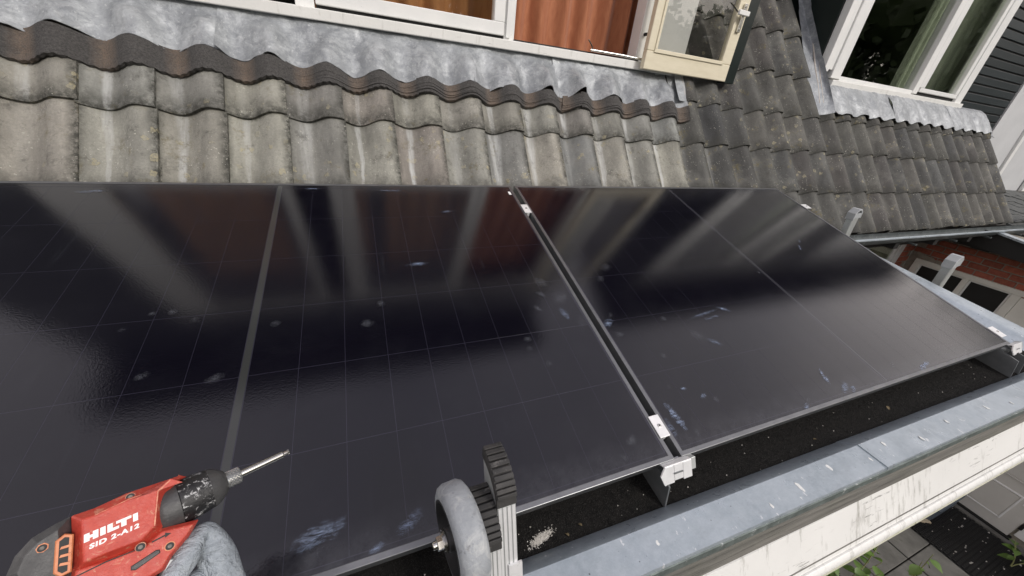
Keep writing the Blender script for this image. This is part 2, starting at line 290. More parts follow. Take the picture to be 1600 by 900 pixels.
M['drill_black'] = drill_mat('worn_black_rubber', (.045, .045, .046), (.075, .075, .075), (.16, .16, .155), .62)
M['paint_black'] = drill_mat('paint_flecked_black', (.010, .010, .011), (.02, .02, .021), (.78, .79, .79), .555)
M['print_white'] = simple('white_print', (.80, .80, .79), (.86, .86, .85), 60, .5, dirt=(.5, .15, .1), dscale=400, dpos=(.66, .72))
M['screw_dark'] = simple('oiled_dark_screw', (.05, .048, .045), (.12, .11, .10), 300, .45, metal=.6)
M['scuff'] = simple('scuffed_plastic_edge', (.45, .06, .04), (.70, .36, .22), 260, .55)
M['orange_edge'] = simple('orange_worn_plastic', (.58, .18, .07), (.66, .26, .12), 200, .5)
def glove_mat():
    n = NT('grey_coated_glove'); c = n.mix(n.ramp(n.noise(26, 6, .65, dist=.6), [(.38, 0.), (.62, 1.)]), (.28, .315, .35), (.44, .485, .525))
    c = n.mix(n.ramp(n.noise(90, 7, .7, dist=1.), [(.56, 0.), (.70, .7)]), c, (.50, .54, .57))
    return n.out(c, .72, 0, n.math('ADD', n.noise(150, 7, .6, dist=.6), n.math('MULTIPLY', n.noise(38, 4, .6, stretch=(.5, 1.6, 1), dist=2.), 1.6)), .004)
M['glove'] = glove_mat()
M['sleeve'] = simple('dark_work_sleeve', (.02, .024, .032), (.035, .04, .05), 40, .9, bump=.001, bscale=500)
M['seal'] = simple('aged_sealant', (.38, .33, .28), (.55, .52, .47), 30, .6)
M['slate'] = simple('rough_dark_slate', (.05, .055, .055), (.12, .125, .12), 22, .75, bump=.01, bscale=26, dirt=(.55, .55, .53), dscale=60, dpos=(.68, .72))
M['black'] = simple('black_shadow_paint', (.006, .006, .006), (.01, .01, .01), 10, .6)

# ------------------------------------------------------------------ mesh helpers
class MB:
    def __init__(s): s.v = []; s.f = []
    def add(s, vs, fs):
        o = len(s.v); s.v += [tuple(p) for p in vs]; s.f += [tuple(i + o for i in f) for f in fs]; return s
    def box(s, x0, x1, y0, y1, z0, z1, m=None):
        vs = [(x, y, z) for z in (z0, z1) for y in (y0, y1) for x in (x0, x1)]
        if m is not None: vs = [m @ Vector(p) for p in vs]
        return s.add(vs, [(0, 2, 3, 1), (4, 5, 7, 6), (0, 1, 5, 4), (2, 6, 7, 3), (0, 4, 6, 2), (1, 3, 7, 5)])
    def prism(s, poly, w0, w1, fn):
        """extrude 2d polygon between w0 and w1; fn(a,b,w)->point"""
        k = len(poly); vs = [fn(a, b, w0) for a, b in poly] + [fn(a, b, w1) for a, b in poly]
        return s.add(vs, [tuple(range(k))[::-1], tuple(range(k, 2 * k))] + [(i, (i + 1) % k, k + (i + 1) % k, k + i) for i in range(k)])
    def loft(s, rings, cap=True):
        k = len(rings[0]); vs = [p for r in rings for p in r]; fs = []
        for j in range(len(rings) - 1):
            for i in range(k): fs.append((j * k + i, j * k + (i + 1) % k, (j + 1) * k + (i + 1) % k, (j + 1) * k + i))
        if cap: fs += [tuple(range(k))[::-1], tuple(range((len(rings) - 1) * k, len(rings) * k))]
        return s.add(vs, fs)
    def lathe(s, p0, p1, prof, seg=24, cap=True):
        p0, p1 = Vector(p0), Vector(p1); ax = (p1 - p0); L = ax.length; ax = ax / L; u = ax.orthogonal().normalized(); w = ax.cross(u)
        rings = []
        for t, r in prof:
            c = p0 + ax * t
            rings.append([c + (u * math.cos(a) + w * math.sin(a)) * r for a in [2 * math.pi * i / seg for i in range(seg)]])
        return s.loft(rings, cap)
    def tube(s, pts, r, seg=8):
        pts = [Vector(p) for p in pts]; rings = []
        for i, p in enumerate(pts):
            d = (pts[min(i + 1, len(pts) - 1)] - pts[max(i - 1, 0)]).normalized(); u = d.orthogonal().normalized() if i == 0 else (u - d * u.dot(d)).normalized(); w = d.cross(u)
            rr = r[i] if isinstance(r, (list, tuple)) else r
            rings.append([p + (u * math.cos(a) + w * math.sin(a)) * rr for a in [2 * math.pi * k / seg for k in range(seg)]])
        return s.loft(rings)
    def grid(s, nx, ny, fn):
        vs = [fn(i / nx, j / ny) for j in range(ny + 1) for i in range(nx + 1)]
        return s.add(vs, [(j * (nx + 1) + i, j * (nx + 1) + i + 1, (j + 1) * (nx + 1) + i + 1, (j + 1) * (nx + 1) + i) for j in range(ny) for i in range(nx)])
    def sheet(s, nx, ny, fn, th):
        """closed sheet: fn(u,v)->top point, th: vector or fn offset for underside"""
        top = [Vector(fn(i / nx, j / ny)) for j in range(ny + 1) for i in range(nx + 1)]; n = len(top); bot = [p + th for p in top]; W = nx + 1
        fs = []
        for j in range(ny):
            for i in range(nx):
                a, b, c, d = j * W + i, j * W + i + 1, (j + 1) * W + i + 1, (j + 1) * W + i
                fs += [(a, b, c, d), (n + d, n + c, n + b, n + a)]
        for i in range(nx): fs += [(i + 1, i, n + i, n + i + 1), (ny * W + i, ny * W + i + 1, n + ny * W + i + 1, n + ny * W + i)]
        for j in range(ny): fs += [(j * W, (j + 1) * W, n + (j + 1) * W, n + j * W), ((j + 1) * W + nx, j * W + nx, n + j * W + nx, n + (j + 1) * W + nx)]
        return s.add(top + bot, fs)
    def mesh(s, name, mat, smooth=False, center=True):
        c = Vector((0, 0, 0))
        if center:
            a = np.array(s.v, float); c = Vector((a.max(0) + a.min(0)) / 2)
        me = bpy.data.meshes.new(name); me.from_pydata([tuple(Vector(p) - c) for p in s.v], [], s.f); me.update()
        bm = bmesh.new(); bm.from_mesh(me); bmesh.ops.recalc_face_normals(bm, faces=bm.faces); bm.to_mesh(me); bm.free()
        if smooth:
            me.polygons.foreach_set('use_smooth', [True] * len(me.polygons)); me.set_sharp_from_angle(angle=R(smooth if smooth is not True else 40))
        me.materials.append(M[mat] if isinstance(mat, str) else mat); return me, c
WM = {}
def link(name, data, M4, parent=None):
    o = bpy.data.objects.new(name, data); COL.objects.link(o); WM[o] = M4
    if parent is not None: o.parent = parent; o.matrix_local = WM[parent].inverted() @ M4
    else: o.matrix_world = M4
    return o
def tag(o, label=None, cat=None, group=None, kind=None):
    for k, v in (('label', label), ('category', cat), ('group', group), ('kind', kind)):
        if v: o[k] = v
    return o
def thing(name, loc, label, cat, group=None):
    return tag(link(name, None, Matrix.Translation(loc)), label, cat, group)
def part(name, mb, mat, parent=None, smooth=False, bevel=0, label=None, M4=None, seg=2):
    me, c = mb.mesh(name, mat, smooth); T = Matrix.Translation(c)
    o = link(name, me, (M4 @ T) if M4 is not None else T, parent)
    if bevel:
        b = o.modifiers.new('bevel', 'BEVEL'); b.width = bevel; b.segments = seg; b.limit_method = 'ANGLE'; b.angle_limit = R(35); b.harden_normals = False
    if label: o['label'] = label
    return o
def inst(name, me, M4, parent): return link(name, me, M4, parent)
def bx(*a): return MB().box(*a)

# ------------------------------------------------------------------ roof frame
P = R(54.5); TY, TZ = 1.3, .285
def RP(x, s, n=0.0): return Vector((x, TY + s * math.cos(P) - n * math.sin(P), TZ + s * math.sin(P) + n * math.cos(P)))
RM = Matrix(((1, 0, 0, 0), (0, math.cos(P), -math.sin(P), TY), (0, math.sin(P), math.cos(P), TZ), (0, 0, 0, 1)))
CV, X0, K0, K1 = .1985, -.843, -10, 31
def wave(u): return (.5 - .5 * math.cos(2 * math.pi * (u - .33))) * .052 - .016
def wx(x): return wave(((x - X0) / CV) % 1.0)

# ================================================================== large structure
# ---- ground and paving
GZ = -2.85
g = part('ground', bx(-400, 400, -400, 400, GZ - .3, GZ - .03), 'soil'); tag(g, 'dark earth under the paving below the roof edge', 'ground', kind='structure')
pav = thing('paving', (3.6, -.5, GZ), 'grey concrete slab paving far below the gutter', 'paving'); tag(pav, kind='structure')
sl, _ = MB().box(-.246, .246, -.246, .246, -.04, 0).mesh('paving_slab', 'slab'); _b = 0
slc, _ = MB().box(-.196, .196, -.246, .246, -.04, 0).mesh('paving_slab', 'slab')
for i in range(5):
    for j in range(-4, 3):
        x = [2.10, 2.60, 3.10, 3.60, 4.06][i]; y = .11 + j * .5
        o = inst('paving_slab', slc if i == 4 else sl, Matrix.Translation((x, y, GZ + rnd.uniform(-.004, .004))) @ Matrix.Rotation(rnd.uniform(-.006, .006), 4, 'Z'), pav)
        b = o.modifiers.new('bevel', 'BEVEL'); b.width = .006; b.segments = 2

# ---- tiled roof
roof = thing('tiled_roof', RP(1.9, -.36), 'steep grey roof of wavy weathered tiles behind the solar panels', 'roof')
LIPS = [-.36, -.056, .247, .508, .815, 1.145, 1.45, 1.755, 2.06, 2.365, 2.67]
def tile_mesh(name, mat, seed, L=.40):
    q = random.Random(seed); a1, a2, a3 = q.uniform(-.002, .002), q.uniform(-.0025, .0025), q.uniform(0, 6)
    def fn(u, v):
        uu = u * 1.045; lift = .012 * min(1, max(0, (uu - .84) / .18)) ** 2
        y = v * L + (0.003 * math.sin(uu * 5 + a3) if v < .01 else 0)
        return (uu * CV, y, wave(uu) + lift + .016 * (1 - y / .305) + a1 * v + a2 * (uu - .5) - (.004 if v < .01 else 0))
    mb = MB(); ys = [0, .012 / L, .3, .65, 1.0]
    top = lambda u, v: fn(u, ys[min(4, int(round(v * 4)))])
    mb.sheet(16, 4, top, Vector((0, .001, -.0135)))
    me, _ = mb.mesh(name, mat, 50, center=False); return me
TL = [tile_mesh('roof_tile', 'tile_light', s) for s in range(4)]; TD = [tile_mesh('roof_tile', 'tile_dark', s + 9) for s in range(4)]
TLS = [tile_mesh('roof_tile', 'tile_light', s + 20, .285) for s in range(4)]; TDS = [tile_mesh('roof_tile', 'tile_dark', s + 30, .22) for s in range(4)]
def put_tile(k, s, dark, short=False):
    x = X0 + k * CV
    m4 = RM @ Matrix.Translation((x + rnd.uniform(-.002, .002), s + rnd.uniform(-.005, .005), rnd.uniform(-.0015, .0015))) @ Matrix.Rotation(rnd.uniform(-.012, .012), 4, 'Z')
    inst('roof_tile', rnd.choice((TDS if short == 2 else TD) if dark else (TLS if short else TL)) if short != 1 else rnd.choice(TLS), m4, roof)
for r, s in enumerate(LIPS):
    for k in range(K0, K1):
        x = X0 + k * CV
        if r <= 2 or (r == 3 and x > 1.1) or (r > 3 and 1.1 < x < 2.5): put_tile(k, s, x > 1.12 + rnd.uniform(-.25, .15) or r > 2, (1 if (r == 2 and x < 1.1) else 2 if (r == 3 and x > 2.5) else 0))
for xa, xb, se in ((X0 + K0 * CV + .01, 1.19, .60), (1.19, 2.68, 3.2), (2.68, 5.49, .76)):
    part('roof_deck', MB().prism([(-.36, -.05), (se, -.05), (se, -.12), (-.36, -.12)], xa, xb, lambda s, n, x: RP(x, s, n)), 'deck', roof)
part('roof_batten', MB().prism([(3.0, -.05), (6.0, -.05), (6.0, -.02), (3.0, -.02)], X0 + K0 * CV, 5.5, lambda s, n, x: RP(x, s, n)), 'tile_dark', roof)
# corrugated bitumen closure strip
FP = [(.545, .006), (.535, .023), (.470, .028), (.467, .024), (.440, .0265), (.438, .022), (.420, .024), (.417, .0165), (.392, .019), (.390, .004), (.545, -.002)]
for i, (xa, xb, tw, dn) in enumerate([(-2.3, -.325, 0, 0), (-.328, .165, 0, .0015), (.163, .415, 0, -.001), (.41, .50, .012, .007), (.497, .96, 0, 0), (.958, 1.262, 0, .0015)]):
    nx = max(6, int((xb - xa) / .012)); rings = []
    for j in range(nx + 1):
        x = xa + (xb - xa) * j / nx
        def jg(a): return .0035 * mnoise.noise(Vector((x * 9, a * 40, i)))
        ser = .0022 * (1 if j % 2 else -1) if i == 0 else .003 * mnoise.noise(Vector((x * 60, i, 3)))
        top_ = float(np.interp(x, [-2.3, -1.5, -.46, 1.2], [.512, .498, .455, .480])); sm = lambda q_: .384 + (q_ - .390) / .155 * (top_ - .384)
        fl = [(sm(q_), m_) for q_, m_ in FP]
        depth = min(1.0, max(.0, (x + 1.15) / .9))   # the left end is one smooth layer, layers show further right
        ring = []
        for q, (s, n) in enumerate(fl):
            dd_ = max(0., min(1., depth * (.55 + 1.1 * mnoise.noise(Vector((x * 4.5, q // 2 * 3.7, i))))))
            nn_ = n if q in (0, 1, 9, 10) else (n * dd_ + (1 - dd_) * (.022 - (top_ - s) * .05))
            ring.append(RP(x + tw * (s - .43) / .05, s + (ser if q in (8, 9) else 0) + jg(s) * 1.6 + (.006 * mnoise.noise(Vector((x * 6, 0, i + 7))) if q in (6, 7, 8, 9) else 0), wx(x) + .010 + nn_ + dn + jg(s + 9)))
        rings.append(ring)
    part('foam_strip', MB().loft(rings), 'foam', roof, 30)
# eave gutter on the right, with brackets and soffit
gp = [(math.cos(a) * .055, math.sin(a) * .06) for a in [math.pi + i * math.pi / 10 for i in range(11)]]
gt = [(y, z) for y, z in gp] + [(y * .93, z * .93 + .002) for y, z in gp[::-1]]
GY, GEZ = 1.035, -.012
ro = MB(); ro.loft([[Vector((x, GY + a, GEZ + b - (x - 2.3) * .006)) for a, b in gt] for x in np.linspace(2.30, 7.2, 26)])
part('eave_gutter', ro, 'gutter_zinc', roof, 35)
rim = MB(); rim.tube([(x, GY - .058, GEZ + .002 - (x - 2.3) * .006 + .003 * mnoise.noise(Vector((x * 4, 1, 0)))) for x in np.linspace(2.29, 7.2, 40)], .0095, 8); part('gutter_bead', rim, 'zinc', roof, True)
for x in (2.75, 3.4, 4.05, 4.7, 5.35): part('gutter_bracket', bx(x - .012, x + .012, .965, 1.12, -.088, -.075), 'gutter_zinc', roof, bevel=.002)
part('eave_soffit', bx(2.28, 5.6, 1.10, 1.56, -.14, -.115), 'black', roof)
for x in np.arange(2.6, 5.4, .6): part('rafter_end', bx(x - .03, x + .03, 1.0, 1.5, -.115, -.07), 'black', roof)

# ---- flat roof extension under the panels
flat = thing('flat_roof_extension', (.3, .5, GZ), 'flat bitumen roof with zinc edging and white gutter under the panels', 'flat roof')
SK = -.018
def bz(y): return -.113 + .15 * (y + .03)
part('roof_surface', MB().prism([(-.08, bz(-.08)), (1.12, bz(1.12)), (1.12, bz(1.12) - .1), (-.08, bz(-.08) - .1)], -2.4, 2.12, lambda y, z, x: (x, y + SK * 0, z)), 'bitumen', flat)
def skew(xa, xb, prof, n=60, wob=.0):
    rings = []
    for j in range(n + 1):
        x = xa + (xb - xa) * j / n
        rings.append([Vector((x, y + (x + .0) * k, z + wob * mnoise.noise(Vector((x * 5, y * 20, z * 20))))) for y, z, k in prof])
    return MB().loft(rings)
ZP = [(-.022, -.130, -.018), (-.032, -.113, -.018), (-.061, -.0865, -.018), (-.066, -.084, -.018), (-.131, -.086, -.021), (-.133, -.090, -.021), (-.134, -.102, -.021), (-.128, -.103, -.021), (-.120, -.15, -.021)]
part('zinc_trim', skew(-2.4, .592, [(y - .0015, z + .0015, k) for y, z, k in ZP], 60, .0012), 'zinc', flat, 25)
part('zinc_trim', skew(.59, 2.22, ZP, 40, .0012), 'zinc', flat, 25)
part('zinc_joint_strip', skew(.575, .597, [(y - .002, z + .0045, k) for y, z, k in ZP], 4), 'zinc', flat, 25)
SP = [(1.90, -.135), (2.045, -.060), (2.055, -.056), (2.165, -.058), (2.17, -.063), (2.17, -.085), (2.16, -.12)]
def sidez(y): return .155 * (y - .12)
rings = [[Vector((x, y, z + sidez(y))) for x, z in SP] for y in np.linspace(-.178, 1.12, 30)]
part('zinc_trim', MB().loft(rings), 'zinc', flat, 25)
part('zinc_drip', skew(-2.4, 2.20, [(-.1335, -.0905, -.021), (-.1375, -.092, -.021), (-.1395, -.111, -.0205), (-.1345, -.113, -.0205)], 60, .0016), 'drip', flat, 25)
part('fascia_board', skew(-2.4, 2.18, [(-.118, -.104, -.021), (-.136, -.104, -.021), (-.146, -.180, -.018), (-.118, -.180, -.018)], 40, .0015), 'grey_wood', flat, 25)
KG = -.014
GP = [(-.125, -.182, KG), (-.149, -.180, KG), (-.154, -.19, KG), (-.166, -.215, KG), (-.179, -.241, KG), (-.191, -.266, KG), (-.199, -.284, KG), (-.19, -.292, KG), (-.125, -.292, KG)]
part('gutter_front', skew(-2.4, 2.25, GP, 50, .0012), 'gutter_white', flat, 30)
part('gutter_bead_front', skew(-2.4, 2.252, [(-.197, -.286, KG), (-.203, -.283, KG), (-.2085, -.287, KG), (-.213, -.297, KG), (-.213, -.306, KG), (-.19, -.306, KG)], 50, .0004), 'gutter_white', flat, 30)
part('gutter_lip', skew(-2.4, 2.252, [(-.19, -.3065, KG), (-.2135, -.3065, KG), (-.2155, -.313, KG), (-.209, -.321, KG), (-.18, -.322, KG)], 50, .0012), 'gutter_lip', flat, 30)
part('gutter_groove', skew(-2.4, 2.25, [(-.1925, -.2690, KG), (-.1933, -.2692, KG), (-.1945, -.2720, KG), (-.1935, -.2722, KG)], 50, .0004), 'grey_wood', flat)
part('gutter_bottom', skew(-2.4, 2.25, [(-.178, -.296, KG), (-.178, -.321, KG), (-.06, -.35, KG), (-.06, -.296, KG)], 8), 'gutter_lip', flat)
part('extension_wall', bx(-2.35, 2.05, -.02, 1.4, GZ, -.3), 'brick_brown', flat)
part('side_fascia', bx(2.09, 2.155, -.16, 1.12, -.5, -.16), 'grey_wood', flat)

# ---- left dormer
DY = 1.68
dl = thing('dormer', (-.4, DY, .8), 'wide flat roofed dormer with white window frame and orange curtains', 'dormer')
XL, XR = -2.75, 1.25
def lead_sheet(xa, xb, seed, par, mat, fold_s, fold_y, fold_z, top, send, dn, crumple=.017, close=1):
    nx = int((xb - xa) / .011) + 1
    def fn(u, v):
        x = xa + (xb - xa) * u; w = wx(x); wn_ = (w + .016) / .052
        send_ = float(np.interp(x, [-2.3, -1.5, -.46, 1.2], [.500, .484, .440, .466])) if send < .53 else send
        e = send_ + .012 * wn_ + .016 * mnoise.noise(Vector((x * 6, seed, 0))) + .004 * mnoise.noise(Vector((x * 30, seed, 2)))
        tab = max(0, mnoise.noise(Vector((x * 11, seed + 5, 1))) - .18) * .07
        A = Vector((x, fold_y - .004, top)); B = Vector((x, fold_y - .016, fold_z + .03)); Cc = RP(x, fold_s - .03, (.02 if close == 1 else .052) + .25 * w * close); D = RP(x, e, (.031 if close == 1 else .050) + w * (1 if close == 1 else .32) + tab * (.3 + .7 * close))
        if v < .3: p = A.lerp(B, v / .3)
        else:
            t = (v - .3) / .7; p = B * (1 - t) ** 2 + Cc * 2 * t * (1 - t) + D * t * t
            p = p + Vector((0, -math.sin(P), math.cos(P))) * (w * .6 * close * math.sin(math.pi * t) * t)
        am = crumple * (.15 + .85 * min(1, v * 1.3)) * (1 - .55 * max(0, v - .8) / .2)
        q = Vector((x * 9 + seed * 3.1, v * 2.2, seed)); nz = mnoise.noise(q) * .7 + mnoise.noise(q * 2.3) * .45 + abs(mnoise.noise(q * 3.1)) * -.75 + .2
        return p + Vector((0, -.75, .66)) * (nz * am + dn)
    part('lead_sheet', MB().sheet(nx, 22, fn, Vector((0, .0018, -.0022))), mat, par, 60)
for i, (a, b) in enumerate([(-2.3, -1.025), (-1.04, -.055), (-.07, .40), (.385, 1.066), (1.05, 1.262)]):
    lead_sheet(a, b, i, dl, 'lead', .635, DY, .805, .862, .497, .003 * (i % 2))
sill = MB().box(XL - .04, 1.005, DY - .035, DY + .05, .848, .888); part('sill_board', sill, 'white', dl, bevel=.003)
part('sill_board', bx(1.008, 1.175, DY - .034, DY + .05, .846, .886), 'white_frame', dl, bevel=.003)
part('sill_track', bx(.17, .93, DY - .01, DY + .06, .888, .897), 'black', dl)
FB, FT = .889, 2.30
for a, b in ((-.775, -.705), (.118, .172), (.915, 1.03), (-1.99, -1.80)): part('window_post', bx(a, b, DY + .004, DY + .09, FB, FT), 'white_frame', dl, bevel=.004)
part('post_bead', bx(.125, .148, DY - .006, DY + .004, FB + .01, FT), 'white_frame', dl, bevel=.002)
part('window_head', bx(-1.99, 1.03, DY, DY + .09, FT, FT + .08), 'white_frame', dl, bevel=.004)
part('corner_board', bx(1.032, XR, DY - .012, DY + .08, .80, FT + .07), 'grey_wall', dl, bevel=.003)
part('corner_board', bx(XL, -1.992, DY - .012, DY + .08, .80, FT + .07), 'green_black', dl, bevel=.003)
# fixed casement, middle light
cs = part('casement_frame', MB().box(-.70, .115, DY - .004, DY + .045, .905, .957).box(-.70, -.645, DY - .004, DY + .045, .957, 2.24).box(.062, .115, DY - .004, DY + .045, .957, 2.24).box(-.70, .115, DY - .004, DY + .045, 2.24, 2.295), 'white_frame', dl, bevel=.003)
part('glass_pane', bx(-.648, .066, DY + .016, DY + .022, .953, 2.244), 'glass', cs)
part('casement_gap', bx(-.70, .115, DY + .012, DY + .05, .889, .904), 'black', dl)
cl_ = part('casement_frame', MB().box(-1.795, -.96, DY - .004, DY + .045, .905, .957).box(-1.795, -1.74, DY - .004, DY + .045, .957, 2.24).box(-1.015, -.96, DY - .004, DY + .045, .957, 2.24).box(-1.795, -.96, DY - .004, DY + .045, 2.24, 2.295), 'white_frame', dl, bevel=.003)
part('glass_pane', bx(-1.743, -1.012, DY + .016, DY + .022, .953, 2.244), 'glass', cl_)
# opened casement on the right, folded back towards the roof
SA = Matrix.Translation((.915, 1.615, 0)) @ Matrix.Rotation(R(1.5), 4, 'Z')
def sb(*a): return MB().box(*a)
sash = part('open_casement', sb(0, .655, -.02, .012, .852, .940).box(0, .055, -.02, .012, .940, 2.22).box(.578, .655, -.02, .012, .940, 2.22).box(0, .655, -.02, .012, 2.22, 2.29), 'cream', dl, bevel=.004, M4=SA)
part('glazing_bead', sb(.048, .585, -.026, -.012, .934, .952).box(.048, .064, -.026, -.012, .952, 2.21).box(.570, .585, -.026, -.012, .952, 2.21), 'cream', sash, bevel=.002, M4=SA)
part('weather_lip', sb(.50, .745, .013, .045, .846, 2.30), 'green_black', sash, bevel=.003, M4=SA) if False else part('weather_lip', sb(.657, .742, -.012, .045, .846, 2.30), 'green_black', sash, bevel=.004, M4=SA)
part('glass_pane', sb(.05, .582, -.006, 0, .936, 2.226), 'glass', sash, M4=SA)
h = part('window_handle', MB().box(.607, .632, -.032, -.02, 1.10, 1.235), 'steel', sash, bevel=.002, M4=SA)
HM = SA
part('handle_grip', MB().lathe((.62, -.032, 1.185), (.62, -.06, 1.185), [(0, .011), (.028, .011)], 14).box(.545, .628, -.064, -.05, 1.172, 1.196), 'white_frame', h and sash, True, M4=SA, bevel=.003)
part('handle_screw', MB().lathe((.62, -.031, 1.115), (.62, -.037, 1.115), [(0, .005), (.006, .004)], 10).lathe((.62, -.031, 1.222), (.62, -.037, 1.222), [(0, .005), (.006, .004)], 10), 'steel', sash, True, M4=SA)
part('handle_latch', MB().tube([(.545, -.05, 1.184), (.50, -.05, 1.205), (.47, -.05, 1.215)], .004, 6), 'steel', sash, True, M4=SA)
part('casement_stay', MB().tube([(.60, DY - .02, .905), (.80, DY - .03, .903), (.985, DY - .045, .896)], .007, 8).box(.955, 1.0, DY - .055, DY - .035, .888, .915).tube([(.62, DY - .02, .905), (.60, DY - .02, .93), (.585, DY - .01, .95)], .003, 6), 'steel', dl, 50)
part('stay_peg', MB().lathe((1.0, DY - .06, .905), (1.0, DY - .03, .925), [(0, .012), (.03, .009)], 12), 'rail', dl, True)
part('post_stop', MB().lathe((.945, DY + .004, 1.02), (.945, DY - .012, 1.02), [(0, .009), (.016, .008)], 12), 'black', dl, True)
# dormer roof, cheeks and room
part('dormer_roof', bx(-2.95, 1.36, 1.27, 5.2, 3.30, 3.42), 'green_black', dl, bevel=.004)
part('dormer_soffit', bx(-2.90, 1.31, 1.32, 1.70, 3.27, 3.298), 'green_black', dl)
part('dormer_fascia', bx(XL, XR, DY - .004, DY + .07, FT + .081, 3.268), 'board_dark', dl)
part('dormer_cheek', MB().prism([(DY + .08, .78), (DY + .08, 3.26), (3.6, 3.26)], XR - .06, XR - .01, lambda y, z, x: (x, y, z)), 'grey_wall', dl)
part('dormer_cheek', MB().prism([(DY + .08, .78), (DY + .08, 3.26), (3.6, 3.26)], XL + .01, XL + .06, lambda y, z, x: (x, y, z)), 'grey_wall', dl)
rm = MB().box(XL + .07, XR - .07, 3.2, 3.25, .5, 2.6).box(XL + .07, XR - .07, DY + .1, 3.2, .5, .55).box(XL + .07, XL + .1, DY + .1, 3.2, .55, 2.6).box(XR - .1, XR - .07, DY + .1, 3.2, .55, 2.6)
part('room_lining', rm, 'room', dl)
part('cheek_lead', MB().sheet(4, 60, lambda u, v: RP(1.20 + .085 * u + .006 * mnoise.noise(Vector((v * 9, 0, 4))), .51 + v * 2.4, .042 + .008 * mnoise.noise(Vector((u * 2, v * 14, 2))) - .012 * u), Vector((0, 0, -.003))), 'lead', dl, 50)
part('sealant_bead', MB().tube([RP(1.262 + .004 * mnoise.noise(Vector((s * 8, 1, 1))), s, .034) for s in np.linspace(.50, 1.2, 30)], .0035, 6), 'seal', dl, True)

# ---- right dormer
EY = 1.80
dr = thing('dormer', (3.9, EY, .9), 'dark boarded dormer with double white window at the right', 'dormer')
for i, (a, b) in enumerate([(2.66, 3.565), (3.55, 4.53), (4.515, 5.32)]):
    lead_sheet(a, b, 20 + i, dr, 'lead_dark' if i == 9 else 'lead', .80, EY - .02, .935, .965, .548, .003 * (i % 2), .011, .2)
part('lead_end_cap', MB().sheet(8, 14, lambda u, v: Vector((5.26 + u * .16, EY - .05 - v * .17 + .008 * mnoise.noise(Vector((u * 4, v * 4, 8))), .925 - v * .17 - u * .02 + .01 * mnoise.noise(Vector((u * 5, v * 5, 3))) + .03 * math.exp(-((u - .15) / .15) ** 2))), Vector((0, .002, -.003))), 'lead', dr, 50)
def vx(s): return 2.455 + .16 * max(0, s - .5)
part('valley_lead', MB().sheet(10, 90, lambda u, v: RP(min(2.650 + .002 * u, vx(.53 + v * 2.5) + u * .19) + .004 * (1 - u) * mnoise.noise(Vector((v * 16, 0, 4))), .53 + v * 2.5, .030 + .003 * mnoise.noise(Vector((u * 2, v * 8, 2))) + .05 * u ** 3 + (.006 if (v * 2.5) % .86 < .42 else 0)), Vector((0, 0, -.003))), 'lead_dark', dr, 50)
for dx, rr in ((.10, .0045), (.128, .004)):
    part('sealant_bead', MB().tube([RP(vx(s) + dx + .006 * mnoise.noise(Vector((s * 6, dx * 50, 1))), s, .035 + .05 * (dx / .19) ** 3) for s in np.linspace(.62, 3.0, 60)], rr, 6), 'seal', dr, True)
part('dormer_cheek', MB().prism([(EY + .01, .85), (EY + .01, 3.26), (3.6, 3.26)], 2.655, 2.72, lambda y, z, x: (x, y, z)), 'green_black', dr)
part('lead_corner', MB().sheet(8, 8, lambda u, v: Vector((2.64 + u * .12, EY - .02 - .05 * v - .006, .985 - v * .06)), Vector((0, .004, -.002))), 'lead_dark', dr, 50)
part('window_architrave', bx(2.668, 2.72, EY - .045, EY + .01, 1.03, 2.42), 'white_frame', dr, bevel=.004)
part('window_architrave', bx(2.722, 2.80, EY - .02, EY + .04, 1.05, 2.42), 'white_frame', dr, bevel=.004)
part('window_post', bx(2.802, 2.915, EY - .032, EY + .05, 1.0, 2.42), 'white_frame', dr, bevel=.005)
part('window_post', bx(3.975, 4.05, EY - .032, EY + .05, 1.0, 2.42), 'white_frame', dr, bevel=.004)
part('window_post', bx(4.745, 4.862, EY - .036, EY + .05, .97, 2.42), 'white_frame', dr, bevel=.005)
part('window_rail', bx(2.917, 3.973, EY - .028, EY + .05, .992, 1.022), 'white_frame', dr, bevel=.003)
part('window_sill', bx(2.80, 4.865, EY - .06, EY + .04, .938, .988), 'white', dr, bevel=.004)
part('window_head', bx(2.66, 4.865, EY - .03, EY + .05, 2.422, 2.50), 'white_frame', dr, bevel=.004)
part('glass_pane', bx(2.91, 3.98, EY + .004, EY + .012, 1.018, 2.42), 'glass_green', dr)
cr = part('casement_frame', MB().box(4.075, 4.742, EY - .03, EY + .02, 1.020, 1.052).box(4.052, 4.135, EY - .03, EY + .02, 1.052, 2.40).box(4.69, 4.742, EY - .03, EY + .02, 1.052, 2.40), 'white_frame', dr, bevel=.004)
part('glass_pane', bx(4.13, 4.695, EY - .004, EY + .004, 1.048, 2.40), 'glass_green', cr)
part('casement_gap', bx(4.055, 4.742, EY - .012, EY + .05, .989, 1.019), 'black', dr)
bdm, _ = MB().prism([(0, 0), (-.009, .003), (-.006, .062), (0, .064)], -.54, .54, lambda y, z, x: (x, y, z)).mesh('weatherboard', 'board_dark', center=False)
for i in range(30):
    o = inst('weatherboard', bdm, Matrix.Translation((5.405, EY + .01, .23 + i * .073)), dr); b = o.modifiers.new('bevel', 'BEVEL'); b.width = .0025; b.segments = 1
part('board_backing', bx(4.863, 5.945, EY + .011, EY + .05, .1, 2.62), 'black', dr)
part('dormer_roof', bx(2.40, 10.5, 1.34, 5.2, 3.30, 3.42), 'green_black', dr, bevel=.004)
part('dormer_soffit', bx(2.45, 7.2, 1.39, 1.83, 3.27, 3.298), 'green_black', dr)
part('dormer_fascia', bx(2.66, 5.94, EY - .02, EY + .05, 2.503, 3.268), 'board_dark', dr)
